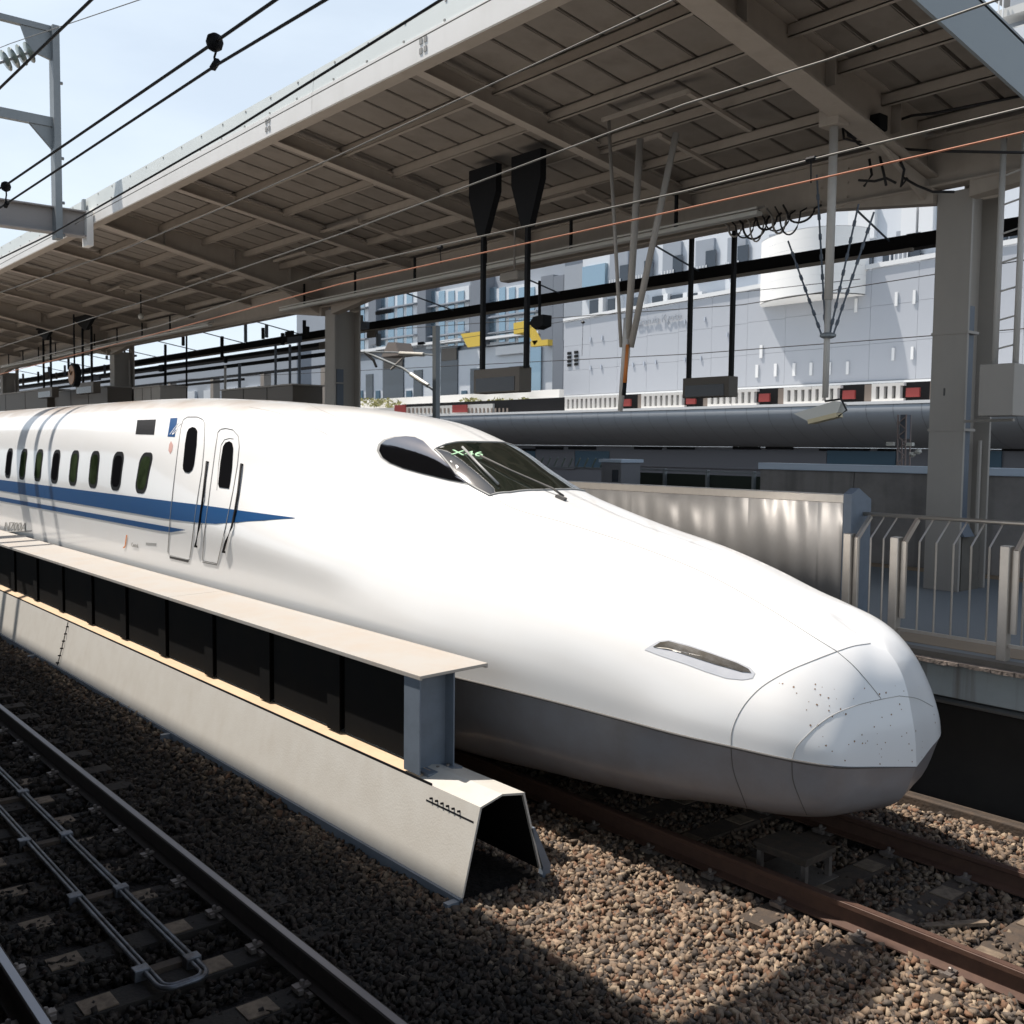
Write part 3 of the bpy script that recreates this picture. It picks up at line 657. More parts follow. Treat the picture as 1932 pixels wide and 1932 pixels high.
# dark trim along the teardrop's lower tip
# wiper
w = MB().tube([hitpx(1062, 941, .03), hitpx(1040, 930, .05), hitpx(960, 895, .05), hitpx(905, 866, .04)], .012, 6).build('wiper', T['darkseam'], train, smooth=True)
sub(MB().tube([hitpx(872, 848, .03), hitpx(902, 880, .03), hitpx(940, 918, .03)], .014, 6), 'wiper_blade', T['rim'], w, smooth=True)
sub(MB().beam(hitpx(1050, 938, .015), hitpx(1066, 945, .015), .05, .03), 'wiper_pivot', T['darkseam'], w)
A_, B_, C_ = hitpx(851, 859, .014), hitpx(892, 862, .014), hitpx(845, 849, .014)
ux = (B_ - A_).normalized(); uz = C_ - A_; uz = (uz - ux * uz.dot(ux)).normalized()
text_part('cab_display_digits', 'X46', .15, A_, ux, uz, T['ledtext'], train, .002, xs=1.35)
# headlights, both sides of the nose
hl = [(1216, 1226), (1228, 1218), (1244, 1209), (1262, 1207), (1300, 1217), (1345, 1232), (1390, 1248), (1416, 1260), (1425, 1270), (1420, 1280), (1400, 1283), (1370, 1280), (1330, 1267), (1290, 1252), (1250, 1239)]
rim_ = patch(hl, HPX(.003), 5, 3); up_h = [(1232, 1221), (1246, 1212), (1262, 1210), (1300, 1220), (1345, 1235), (1390, 1251), (1412, 1262), (1418, 1270), (1400, 1268), (1350, 1254), (1300, 1238), (1260, 1225)]
refl = patch(up_h, HPX(.007), 4, 3)
for a, b in ((rim_, refl), (mirrored(rim_), mirrored(refl))):
    o = a.build('headlight', T['lens'], train, smooth=True); sub(b, 'reflector', T['chrome'], o, smooth=True)
# panel seams traced along the nose
def seamline(px, r=.0028, m='seam', name='panel_seam'):
    A = np.array(px, float); t_ = np.concatenate([[0], np.cumsum(np.linalg.norm(np.diff(A, axis=0), axis=1))])
    P = [tuple(q) for q in hermite(A, t_, np.linspace(0, t_[-1], 10 * len(px)))] if len(px) > 2 else list(px)
    H = [hitpx(*p, .0012) for p in P]; H = [h for h in H if h is not None]
    return MB().tube(H, r, 5).build(name, T[m], train, smooth=True)
seamline([(570, 758), (640, 790), (700, 826), (735, 850)][:3], .0025)
seamline([(905, 921), (960, 955), (1060, 985), (1200, 1030), (1330, 1082), (1450, 1148), (1540, 1205), (1579, 1229)])
seamline([(1579, 1229), (1610, 1256), (1640, 1290), (1662, 1318)])
seamline([(1579, 1229), (1540, 1244), (1480, 1270), (1430, 1302), (1395, 1345), (1380, 1385), (1379, 1409)])
seamline([(1379, 1409), (1383, 1450), (1400, 1500), (1412, 1531)], .0028, 'darkseam')
seamline([(1579, 1229), (1610, 1219), (1642, 1214)])
seamline([(1697, 1313), (1660, 1320), (1610, 1333), (1570, 1350), (1525, 1385), (1500, 1415), (1494, 1436)])
seamline([(1494, 1436), (1496, 1470), (1510, 1510), (1522, 1537)], .0028, 'darkseam')
seamline([(1697, 1313), (1730, 1318), (1760, 1333)])
seamline([(470, 768), (520, 778), (570, 797), (618, 820)], .0025)
# black groove between the white shell and the grey skirt
MB().tube([world(UU[i][-1] + np.array([0, .003, .0]), -1) for i in range(nose_i + 1)], [.011 if i < nose_i - 14 else .003 + .008 * (nose_i - i) / 14 for i in range(nose_i + 1)], 6).build('body_groove', T['darkseam'], train, smooth=True)
# squashed insects and stone chips on the nose
sp = MB(); r2 = random.Random(3)
for _ in range(70):
    a, b = r2.uniform(1470, 1770), r2.uniform(1280, 1445)
    h = hitpx(a, b, .0015)
    if h is None: continue
    q = hitpx(a + .1, b, .0015); q2 = hitpx(a, b + .1, .0015)
    if q is None or q2 is None: continue
    u = (q - h).normalized(); v = (q2 - h).normalized(); s_ = r2.uniform(.0025, .0085)
    sp.add([h + (u * math.cos(t) + v * math.sin(t) * r2.uniform(.6, 1.3)) * s_ for t in [k * 2 * math.pi / 6 for k in range(6)]], [(0, 1, 2, 3, 4, 5)])
o = sp.build('insect_marks', T['spot'], train); o['kind'] = 'stuff'
# bogies hinted under the floor, mostly hidden
for xb in (-9.5, -12.0):
    for s in (-1, 1):
        MB().prism([(.43 * math.cos(a), .43 + .43 * math.sin(a)) for a in [k * math.pi / 10 for k in range(20)]], TC + s * .75 - .06, TC + s * .75 + .06, 'y')

# ================================================================ white sound barrier between the tracks
bar = thing('sound_barrier', 'low cream steel barrier with dark panels and a flat cap between the two tracks', 'barrier', (-5.8, 4.75, -.3))
XE = -5.8
prof = [(4.395, -.155), (4.56, .49), (4.77, .545), (4.99, .51), (5.17, -.13), (5.155, -.13), (4.975, .495), (4.77, .53), (4.575, .478), (4.41, -.155)]
x1 = XE
for k, x0 in enumerate((-15.72, -25.7, -35.7, -45.7, -58)):
    MB().prism(prof, x0, x1 - (.012 if k else 0)).build('base_cover', T['cream'], bar); x1 = x0
MB().prism([(4.412, -.155), (4.577, .474), (4.77, .527), (4.973, .491), (5.152, -.13), (5.148, -.13), (4.969, .487), (4.77, .523), (4.581, .471), (4.416, -.155)], -58, XE - .02).build('inner_lining', T['darkpanel'], bar)
MB().box(-58, XE, 4.37, 4.405, -.20, -.157).box(-58, XE, 4.385, 4.40, -.27, -.2).build('bottom_flange', T['bluegrey'], bar)
MB().box(-58, -6.42, 4.558, 4.566, .486, .505).build('joint_gap', T['black'], bar)
MB().add([(-58, 4.567, .497), (-6.62, 4.567, .497), (-6.62, 4.69, .531), (-58, 4.69, .531), (-58, 4.567, .50), (-6.62, 4.567, .50), (-6.62, 4.69, .534), (-58, 4.69, .534)],
         [(4, 5, 6, 7), (0, 1, 5, 4), (1, 2, 6, 5), (3, 2, 1, 0), (0, 4, 7, 3)]).build('ledge_strip', T['tan'], bar)
st = MB().box(XE - .06, XE, 4.27, 4.40, -.45, -.17).build('foot_post', T['bluegrey'], bar)
MB().prism([(5.06, .21), (5.10, .21), (5.27, -.13), (5.25, -.3), (5.17, -.3), (5.19, -.13)], XE - .05, XE).build('foot_bracket', T['bluegrey'], bar)
for k in range(1, 8): copypart(st, (-5.5 * k, 0, 0), bar)
post = None
for k in range(33):
    x = -6.60 - 1.386 * k
    if post is None:
        post = MB().box(x - .22, x, 4.565, 4.578, .52, 1.315).box(x - .22, x, 4.90, 4.913, .505, 1.315).box(x - .125, x - .112, 4.578, 4.90, .53, 1.315).box(x - .26, x + .05, 4.62, 4.96, .50, .532).build('barrier_post', T['bluegrey'], bar, label='blue grey H shaped steel post')
        for a, b in ((.07, .04), (.17, .04)):
            sub(MB().lathe((x - .03, 4.62 + a + .08, .532), [(.014, 0), (.014, .018)], 6), 'anchor_bolt', T['clip'], post)
    elif k == 1:
        dpost = MB().box(x - .22, x, 4.645, 4.655, .54, 1.30).box(x - .22, x, 4.83, 4.84, .52, 1.30).box(x - .125, x - .112, 4.655, 4.83, .53, 1.30).build('barrier_post', T['darkpanel'], bar, label='dark steel post')
    elif x > -40: copypart(dpost, (-1.386 * (k - 1), 0, 0), bar)
pn = MB().box(-6.72 - 1.36, -6.72, 4.845, 4.865, .53, .90).box(-6.72 - 1.36, -6.72, 4.84, 4.86, .91, 1.315).build('sound_panel', T['darkpanel'], bar)
for k in range(1, 36): copypart(pn, (-1.386 * k, 0, 0), bar)
pn = MB().box(-6.90, -6.72, 4.58, 4.60, .54, 1.31)
dk = MB().box(-6.72 - 1.22, -6.85, 4.672, 4.68, .555, 1.31).build('front_panel', T['darkpanel'], bar)
for k in range(1, 36): copypart(dk, (-1.386 * k, 0, 0), bar)
x1 = -6.56
for x0 in (-11.78, -16.17, -20.56, -24.95, -29.34, -33.7, -38, -48, -58):
    MB().prism([(4.545, 1.295), (4.545, 1.333), (5.225, 1.352), (5.225, 1.312), (5.20, 1.312), (5.20, 1.325), (4.565, 1.308), (4.565, 1.295)], x0 + .008, x1).build('cap_plate', T['creamtop'], bar, bevel=.004); x1 = x0
# bolts along the vertical joint and along the end
for i in range(6):
    f = i / 5; y = 4.553 - .152 * f; zz = .42 - .56 * f * .93
    o = MB().tube([(-15.66, y - .001, zz), (-15.66, y - .045, zz + .004)], .011, 6).build('joint_bolt', T['black'], bar)
    y = 4.535
    copy_ = MB().tube([(-6.02 - .36 * f, 4.551, .40), (-6.02 - .36 * f, 4.515, .405)], .009, 6).build('end_bolt', T['black'], bar)
MB().box(-15.735, -15.72, 4.39, 4.41, -.15, -.1).build('joint_strip', T['black'], bar)
MB().add([(-15.73, 4.389, -.15), (-15.71, 4.389, -.15), (-15.71, 4.552, .485), (-15.73, 4.552, .485)], [(0, 1, 2, 3)]).build('joint_seam', T['black'], bar)
MB().add([(-6.45, 4.526, .365), (-5.84, 4.526, .365), (-5.84, 4.53, .378), (-6.45, 4.53, .378)], [(0, 1, 2, 3)]).build('end_shadow_line', T['black'], bar)  # black strip painting the shadow line below the end bolts
MB().add([(-58, 4.397, -.15), (XE, 4.397, -.15), (XE, 4.4045, -.118), (-58, 4.4045, -.118)], [(0, 1, 2, 3)]).build('rust_line', T['rust'], bar)
# scraps on the ballast
t = thing('timber_scrap', 'narrow weathered board lying on the ballast beside the rusty rail', 'board', (-5.0, 6.0, -.27))
MB().beam((-5.2, 5.98, -.262), (-4.85, 6.12, -.255), .05, .02).build('board', T['pad'], t)
t = thing('timber_scrap', 'short pale board lying between the rusty rails near the right edge', 'board', (-3.4, 6.8, -.2))
MB().beam((-3.48, 6.66, -.17), (-3.2, 7.05, -.15), .06, .025).build('board', T['pad'], t)

# ================================================================ platform beyond the train
PE = 9.13; PZ = 1.25
o = MB().box(-140, 12, 9.35, 16.2, PZ - .2, PZ).build('platform', T['tiles'], None); tag(o, kind='structure')
lip = MB()
for i in range(110):
    x0 = -8 + .1 * i - 100 * 0; d1 = .012 * math.sin(i * 1.3) + rng.uniform(-.012, .012)
    lip.box(x0, x0 + .101, PE - .02 + d1, 9.36, PZ - .085 + rng.uniform(-.006, .006), PZ - .05)
lip.box(-140, -8, PE - .02, 9.36, PZ - .085, PZ - .05)
tag(lip.build('platform_edge', T['edge']), kind='structure')
tag(MB().box(-140, 12, 9.2, 9.352, PZ - .0502, PZ + .004).build('platform_coping', T['platform']), kind='structure')
tag(MB().box(-140, 12, 9.5, 9.98, PZ + .001, PZ + .005).box(-140, 12, 15.2, 15.66, PZ + .001, PZ + .005).build('platform_paving_band', T['tactile']), kind='structure')
pf = thing('platform_edge_wall', 'stained pale concrete edge face of the far platform', 'platform wall', (-5, 9.2, 0))
w = 1.45
pq = MB().box(-2.0 - w + .006, -2.0, 9.2, 9.34, PZ - .40, PZ - .09).build('face_panel', T['platface'], pf, bevel=.006)
for k in range(-3, 22): 
    if k: copypart(pq, (-w * k, 0, 0), pf)
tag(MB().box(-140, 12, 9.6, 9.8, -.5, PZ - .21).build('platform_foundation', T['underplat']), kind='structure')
tr = thing('cable_trough', 'dark horizontal pipe along the recess under the far platform', 'pipe', (-4, 9.5, .7))
MB().tube([(-30, 9.5, .74), (4, 9.5, .74)], .035, 8).build('pipe', T['mast'], tr)
for y, h in ((8.85, .1),):
    kb = thing('track_kerb', 'low concrete kerb on the ballast beyond the train', 'kerb', (-4, y, -.3))
    MB().box(-30, 4, y + .15, y + .3, -.4, -.12).build('kerb_block', T['sleeper'], kb, bevel=.01)
# brushed metal windbreak
wb = thing('metal_windbreak', 'brushed stainless wall on the platform edge behind the train nose', 'windbreak', (-6, 9.45, PZ))
ends = -5.92; px_w = [-5.92, -6.22, -7.12, -8.02, -8.92, -9.82, -10.72, -11.62, -12.52, -13.42, -14.32]
for a, b in zip(px_w, px_w[1:]):
    n = 18; dent = lambda x, z: .0045 * math.sin(x * 9 + 1.8 * math.sin(z * 2.2 + x * 3)) + .003 * math.sin(x * 23 + z * 2.5) + .002 * math.sin(z * 6 + x * 5)
    rows = [[(a + (b - a) * i / n, 9.40 + dent(a + (b - a) * i / n, PZ + 1.4 * k / 14) * math.sin(math.pi * min(1, i / 3, (n - i) / 3) / 2), PZ + .1 + (2.60 - PZ - .1) * k / 14) for i in range(n + 1)] for k in range(15)]
    MB().grid(rows).build('wall_panel', T['steel'], wb, smooth=True); MB().box(b + .004, a - .004, 9.41, 9.50, PZ + .02, 2.60).build('panel_core', T['steel'], wb)
MB().box(-14.4, -5.90, 9.375, 9.52, 2.60, 2.69).build('top_cap', T['steelbar'], wb, bevel=.006)
MB().prism([(9.37, PZ), (9.37, 2.70), (9.50, 2.76), (9.74, 2.64), (9.74, PZ)], -5.90, -5.80).build('end_post', T['bluegrey'], wb, bevel=.005)
# railing
rl = thing('railing', 'stainless railing with cranked bars along the end of the far platform', 'railing', (-4.5, 9.4, PZ))
fp = None
for x in (-5.80, -5.28, -4.20, -3.12, -2.04):
    if fp is None: fp = MB().box(x - .045, x + .045, 9.30, 9.40, PZ - .02, 2.30).build('railing_post', T['steelbar'], rl, bevel=.008); X0 = x
    else: copypart(fp, (x - X0, 0, 0), rl)
for x in (-5.80, -5.28, -4.20, -3.12):
    xa = x + .08
    bb_ = MB().beam((xa, 9.36, 1.5), (xa, 9.36, 2.26), .03, .05).beam((xa, 9.36, 2.25), (xa, 9.60, 2.47), .03, .05).build('cranked_stay', T['steelbar'], rl)
MB().tube([(-5.86, 9.60, 2.49), (0, 9.60, 2.49)], .022, 10).build('handrail', T['steelbar'], rl, smooth=True)
MB().box(-5.8, 0, 9.335, 9.365, 1.375, 1.405).build('bottom_rail', T['steelbar'], rl)
bs = None
for x in (-5.70, -5.56, -5.42, -5.04, -4.87, -4.70, -4.53, -4.36, -4.04, -3.88, -3.72, -3.56, -3.40, -2.96, -2.8, -2.64, -2.48, -2.3):
    if bs is None: bs = MB().tube([(x, 9.35, 1.39), (x, 9.35, 2.27), (x, 9.60, 2.48)], .0095, 6).build('baluster', T['steelbar'], rl, smooth=False); X0 = x
    else: copypart(bs, (x - X0, 0, 0), rl)
# dark concrete wall at the back of the platform
cw = thing('concrete_wall', 'stained dark concrete wall with pale blue cap behind the railing', 'wall', (-7, 15.75, PZ))
x1 = 2.0
for k in range(7):
    x0 = x1 - 1.95
    MB().box(x0 + .012, x1, 15.70, 15.90, PZ, 2.78).build('wall_panel', T['conc'], cw, bevel=.006); x1 = x0
XW = x1
MB().box(XW, 2, 15.64, 15.96, 2.78, 2.90).build('wall_cap', T['capmetal'], cw, bevel=.01)
MB().tube([(-4.55, 15.6, PZ), (-4.55, 15.6, 2.8)], .03, 8).build('drain_pipe', T['column'], cw)
o = thing('green_screen_fence', 'dark green mesh screen left of the concrete wall', 'fence', (-16, 20, PZ)); 
MB().box(-19.2, -13.9, 20.0, 20.05, 1.0, 2.50).build('screen', T['darkgreen'], o)
for k in range(4): MB().box(-19.2 + 1.4 * k, -19.14 + 1.4 * k, 19.9, 20.0, 1.0, 2.62).build('fence_post', T['mast'], o)
MB().box(-19.2, -13.9, 19.93, 19.97, 2.56, 2.6).build('top_rail', T['mast'], o)
ac = thing('equipment_cabinet', 'small grey cabinet with pale lid behind the windbreak', 'cabinet', (-17.5, 18.5, PZ))
MB().box(-18.35, -17.65, 18.2, 18.9, 1.0, 2.78).build('cabinet_body', T['greypanel'], ac, bevel=.02); MB().box(-18.39, -17.6, 18.15, 18.95, 2.78, 2.86).build('lid', T['capmetal'], ac)
MB().box(-17.95, -17.75, 18.19, 18.20, 2.3, 2.6).build('door', T['darkglass'], ac)
for k, (px, py) in enumerate([(1035, 886), (1075, 888)]):
    pass
ar = thing('arrow_spike_rail', 'row of small pale spikes on the wall left of the grey cabinet', 'spike rail', (-22, 19, 2.6))
for k in range(26): MB().beam((-26.4 + .3 * k, 19, 2.62), (-26.25 + .3 * k, 19, 2.86), .03, .03).build('spike', T['porc'], ar)
MB().box(-26.6, -18.4, 18.98, 19.02, 2.58, 2.62).build('base_rail', T['mast'], ar)

# ================================================================ station canopy
def PL(y): return 8.04 - .165 * (y - 7.64)
CY = 13.38
cn = thing('station_canopy', 'large beige steel canopy sloping down over the far platform', 'canopy', (-30, 10.5, 7.5))
XR, XL = -5.5, -84.
# edge fascia facing the tracks, in lengths
fx = XR; k = 0
while fx > XL:
    f0 = fx - 8.3
    a = MB().box(f0 + .01, fx, 7.56, 7.60, 8.02, 8.34).build('fascia_panel', T['fascia'], cn)
    b = MB().prism([(7.575, 8.345), (7.60, 8.66), (7.63, 8.66), (7.61, 8.345)], f0 + .01, fx).build('upper_fascia_panel', T['fasciatop'], cn)
    if f0 > -45:
        for j in range(9):
            for zz in (8.36, 8.60):
                sub(MB().box(fx - .5 - j * .9, fx - .47 - j * .9, 7.565 if zz < 8.5 else 7.585, 7.59 if zz < 8.5 else 7.61, zz, zz + .025), 'fascia_bolt', T['seam'], b)
    fx = f0; k += 1
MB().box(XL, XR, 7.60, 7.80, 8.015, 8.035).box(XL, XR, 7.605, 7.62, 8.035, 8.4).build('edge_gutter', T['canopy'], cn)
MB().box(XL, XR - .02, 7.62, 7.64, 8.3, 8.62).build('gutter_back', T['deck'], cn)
for xm in (-11.0, -15.3, -7.0):
    for i in range(2):
        for j in range(2): MB().box(xm + .10 * i, xm + .06 + .10 * i, 7.55, 7.56, 8.10 + .12 * j, 8.17 + .12 * j).build('fascia_mark', T['seam'], cn)
rib = None
for k in range(19):
    x = -7.3 - 4.15 * k
    if x < XL: break
    if k % 4 == 0:
        m = MB()
        # deep tapered beam over a column
        for s in (1,):
            m.add([(x - .17, 7.62, PL(7.62)), (x + .17, 7.62, PL(7.62)), (x + .17, CY + .2, PL(CY) - .30), (x - .17, CY + .2, PL(CY) - .30),
                   (x - .17, 7.62, PL(7.62) + .03), (x + .17, 7.62, PL(7.62) + .03), (x + .17, CY + .2, PL(CY) - .27), (x - .17, CY + .2, PL(CY) - .27)],
                  [(0, 3, 2, 1), (4, 5, 6, 7), (0, 1, 5, 4), (1, 2, 6, 5), (2, 3, 7, 6), (3, 0, 4, 7)])
            m.add([(x - .012, 7.62, PL(7.62) + .03), (x - .012, CY + .2, PL(CY) - .27), (x - .012, CY + .2, PL(CY) + .40), (x - .012, 7.62, PL(7.62) + .40),
                   (x + .012, 7.62, PL(7.62) + .03), (x + .012, CY + .2, PL(CY) - .27), (x + .012, CY + .2, PL(CY) + .40), (x + .012, 7.62, PL(7.62) + .40)],
                  [(0, 1, 2, 3), (7, 6, 5, 4), (0, 4, 5, 1), (2, 6, 7, 3)])
            m.beam((x, 7.62, PL(7.62) + .40), (x, CY + .2, PL(CY) + .40), .30, .03)
            for yy in (9.2, 10.9, 12.4): m.box(x - .15, x + .15, yy, yy + .014, PL(yy) + .0, PL(yy) + .38)
        m.build('main_beam', T['canopy'], cn)
    else:
        if rib is None:
            m = MB().ibeam((x, 7.62, PL(7.62) + .185), (x, CY + .05, PL(CY) + .185), .17, .25, .018); rib = m.build('rafter', T['canopy'], cn); X0 = x
        else: copypart(rib, (x - X0, 0, 0), cn)
for y in (8.05, 9.08, 10.12, 11.15, 12.15, 13.05):
    for k in range(19):
        xa = -7.3 - 4.15 * (k - 1) if k else XR; xb = -7.3 - 4.15 * k
        if k == 1: xa = -7.3
        if k == 0: xb = -7.3
        if k > 1: xa = -7.3 - 4.15 * (k - 1)
        z0 = PL(y) + .25
        if k in (0, 1, 2):
            m = MB().box(xb + .02, xa - .02, y, y + .012, z0, z0 + .15).box(xb + .02, xa - .02, y, y + .07, z0, z0 + .012).box(xb + .02, xa - .02, y, y + .07, z0 + .14, z0 + .152)
            pu_ = m.build('purlin', T['canopy'], cn)
        else: copypart(pu_, (-4.15 * (k - 2), 0, 0), cn)
# roof deck trays, one by one
tray = None; x = XR - .05; i = 0
while x > XL + .7:
    if tray is None:
        a, b = 7.64, 13.5
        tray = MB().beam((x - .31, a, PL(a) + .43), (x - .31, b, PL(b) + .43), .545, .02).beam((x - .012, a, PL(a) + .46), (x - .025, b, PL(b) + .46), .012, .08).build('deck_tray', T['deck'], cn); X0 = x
    else: copypart(tray, (x - X0, 0, 0), cn)
    x -= .62; i += 1
MB().add([(XL, 7.6, PL(7.6) + .50), (XR, 7.6, PL(7.6) + .50), (XR, 13.9, PL(13.9) + .50), (XL, 13.9, PL(13.9) + .50),
          (XL, 7.6, PL(7.6) + .53), (XR, 7.6, PL(7.6) + .53), (XR, 13.9, PL(13.9) + .53), (XL, 13.9, PL(13.9) + .53)],
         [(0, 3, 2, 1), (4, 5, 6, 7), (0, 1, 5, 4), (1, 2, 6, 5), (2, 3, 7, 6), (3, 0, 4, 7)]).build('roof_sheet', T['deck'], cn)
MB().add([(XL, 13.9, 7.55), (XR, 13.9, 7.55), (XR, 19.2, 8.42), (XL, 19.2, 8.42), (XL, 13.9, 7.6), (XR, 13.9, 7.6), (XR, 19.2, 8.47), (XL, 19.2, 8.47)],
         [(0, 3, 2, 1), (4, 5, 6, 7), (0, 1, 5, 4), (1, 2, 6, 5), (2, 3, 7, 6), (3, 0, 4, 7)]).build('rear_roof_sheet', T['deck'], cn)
# end fascia
m = MB()
ya, yb = 7.56, 14.2
m.add([(XR, ya, PL(ya) - .06), (XR, yb, PL(yb) - .06), (XR, yb, PL(yb) + .56), (XR, ya, PL(ya) + .56), (XR - .04, ya, PL(ya) - .06), (XR - .04, yb, PL(yb) - .06), (XR - .04, yb, PL(yb) + .56), (XR - .04, ya, PL(ya) + .56)],
      [(0, 1, 2, 3), (7, 6, 5, 4), (0, 4, 5, 1), (2, 6, 7, 3), (1, 5, 6, 2), (0, 3, 7, 4)])
m.build('end_fascia', T['endfascia'], cn)
# longitudinal girder along the columns
MB().box(XL, XR, CY - .02, CY + .02, 6.72, 7.36).box(XL, XR, CY - .12, CY + .14, 6.69, 6.72).box(XL, XR, CY - .1, CY + .12, 7.36, 7.39).build('girder', T['canopy'], cn)
for kc in range(5):
    xc = -6.9 - 16.6 * kc
    m = MB()
    for s in (-1, 1): m.add([(xc + s * .25, CY - .1, 6.70), (xc + s * 2.1, CY - .1, 6.70), (xc + s * .25, CY - .1, 6.48), (xc + s * .25, CY + .12, 6.70), (xc + s * 2.1, CY + .12, 6.70), (xc + s * .25, CY + .12, 6.48)],
                            [(0, 1, 2), (5, 4, 3), (1, 4, 5, 2), (0, 3, 4, 1), (0, 2, 5, 3)])
    m.build('haunch', T['canopy'], cn)
    m = MB().prism([(CY - 1.2, PL(CY - 1.2) - .22), (CY + .0, PL(CY) - .28), (CY + .0, 6.5)], xc - .42, xc - .38 + .02).build('knee_gusset', T['canopy'], cn)
for i, (dx, dz) in enumerate([(a, b) for a in (0, .22, .44) for b in (0, .2, .4)]):
    MB().tube([(-8.5 - dx, CY - .02, 6.82 + dz), (-8.5 - dx, CY - .045, 6.82 + dz)], .018, 6).build('girder_bolt', T['canopy'], cn)
# rear beam of the other wing
MB().box(XL, XR, 17.94, 18.1, 6.93, 7.16).box(XL, XR, 17.88, 18.16, 6.89, 6.93).build('rear_beam', T['black'], cn, label='dark horizontal beam seen below the girder')
MB().box(XL, -9.9, 17.7, 17.78, 6.80, 6.86).build('rear_conduit', T['column'], cn)
for k in range(14):
    xx = -9.6 - 4.6 * k; MB().tube([(xx, 14.0, 7.6), (xx - .9, 17.95, 7.1)], .02, 6).build('brace_rod', T['bluesteel'], cn)
# underside trays and light brackets between the purlins
for (x, y) in [(-10.2, 11.2), (-12.8, 12.2), (-18.2, 11.0), (-21.5, 11.6), (-9.0, 10.4), (-27, 11.4), (-31, 10.6)]:
    a = PL(y) + .18; MB().box(x - 1.6, x, y, y + .05, a, a + .05).beam((x, y, a), (x, y + 1.3, a - .22), .07, .05).build('cable_tray', T['canopy'], cn)

COLG = 'columns carrying the station canopy'
cl_ = ['tall beige canopy column on the platform behind the railing', 'canopy column rising behind the train roof above the cab', 'third canopy column from the right, above the train doors', 'dark canopy column near the left edge beyond the hanging clock']
for kc in range(4):
    x0 = -7.14 - 16.6 * kc
    t = thing('canopy_column', cl_[kc], 'column', (x0 + .24, CY + .35, PZ), COLG)
    MB().box(x0, x0 + .49, CY, CY + .05, PZ, 6.62).box(x0 + .21, x0 + .27, CY + .05, CY + .73, PZ, 6.62).box(x0, x0 + .49, CY + .73, CY + .78, PZ, 7.0).build('shaft', T['column'], t, bevel=.006)
    MB().box(x0 + .27, x0 + .47, CY + .12, CY + .62, PZ + .0, 2.0).build('base_block', T['platform'], t)
    if kc < 2:
        MB().box(x0 + .33, x0 + .43, CY + .10, CY + .30, PZ, 5.1).build('steel_channel', T['bluesteel'], t)
        MB().tube([(x0 + .42, CY + .6, PZ), (x0 + .42, CY + .6, 3.3)], .035, 8).build('drain_pipe', T['column'], t)
        for zz in (4.72, 3.42): MB().box(x0 - .012, x0 + .50, CY - .012, CY + .3, zz, zz + .035).build('strap', T['column'], t)
        MB().prism([(x0 + .30, 2.0), (x0 + .55, 2.0), (x0 + .38, 2.28)], CY + .02, CY + .3, 'y').build('splash_guard', T['bluesteel'], t)
        MB().box(x0 + .19, x0 + .21, CY - .008, CY, 3.9, 4.0).build('small_bracket', T['darkseam'], t)
    else: MB().tube([(x0 + .42, CY + .6, PZ), (x0 + .42, CY + .6, 6.3)], .035, 8).build('drain_pipe', T['column'], t)

# cable loops under the girder
cb = thing('cable_loops', 'bundle of sagging black and grey cables looping under the canopy girder', 'cables', (-10, CY - .2, 6.5))
for i in range(9):
    xa = -10.55 + .15 * i; wd = .13 + .05 * (i % 3); dp = .16 + .05 * ((i * 5) % 4)
    pts = [(xa + wd * (1 - math.cos(a)), CY - .14 - .015 * i, 6.68 - dp * math.sin(a)) for a in [math.pi * k / 12 for k in range(13)]]
    MB().tube([(xa - .18, CY - .13, 6.86)] + pts + [(xa + 2 * wd + .02, CY - .12, 6.75)], .013 if i % 2 else .017, 6).build('cable', T['wire'] if i % 3 else T['column'], cb, smooth=True)
cb = thing('cable_cluster', 'tangle of black junction cables at the corner of the big beam and girder', 'cables', (-8, 12.6, 7.2))
def pp(px, py, y): return Vector(ony(px, py, y))
MB().box(*sorted((pp(1605, 235, 12.0).x, pp(1668, 235, 12.0).x)), 11.9, 12.1, pp(1640, 252, 12).z, pp(1640, 222, 12).z).build('junction_box', T['black'], cb, bevel=.02)
for pl_ in ([(1588, 215), (1592, 262), (1620, 268), (1640, 262)], [(1668, 235), (1700, 225), (1720, 218), (1760, 214), (1932, 180)], [(1590, 240), (1620, 272), (1640, 280)], [(1690, 280), (1760, 285), (1932, 288)],
            [(1660, 295), (1668, 330), (1672, 350)], [(1690, 285), (1706, 320), (1700, 352), (1712, 335)], [(1620, 340), (1650, 342), (1672, 336), (1690, 345)], [(1704, 335), (1730, 350), (1760, 362), (1800, 362)], [(1640, 300), (1645, 330), (1630, 352)]):
    MB().tube([pp(a, b, 12.6) for a, b in pl_], .018, 6).build('cable', T['wire'], cb, smooth=True)

# hanging fittings
def hang(name, pts, r, m, parent, **k): return MB().tube(pts, r, 8).build(name, T[m], parent, smooth=True)
def display(label, xa, xb, y, z0, z1, plates, poles, ztop, extra=0):
    t = thing('hanging_display', label, 'display board', ((xa + xb) / 2, y, z1), 'departure displays hanging from the canopy')
    MB().box(xa, xb, y - .12, y + .14, z0, z1).build('display_case', T['signbox'], t, bevel=.01)
    sh = (xb - xa) * .06
    MB().box(xa + sh, xb - sh * 1.6, y - .128, y - .121, z0 + .02, z0 + (z1 - z0) * .62).build('screen', T['screen'], t)
    for px_ in poles: MB().box(px_ - .035, px_ + .035, y - .035, y + .035, z1 - .02, ztop).build('pole', T['black'], t)
    for (a, b, c, zt, zb) in plates:
        MB().prism([(a, zt), (a, zt - .45), (c - .10, zb), (c + .10, zb), (b, zt - .45), (b, zt)], y - .06, y + .06, 'y').build('bracket_plate', T['black'], t)
    return t
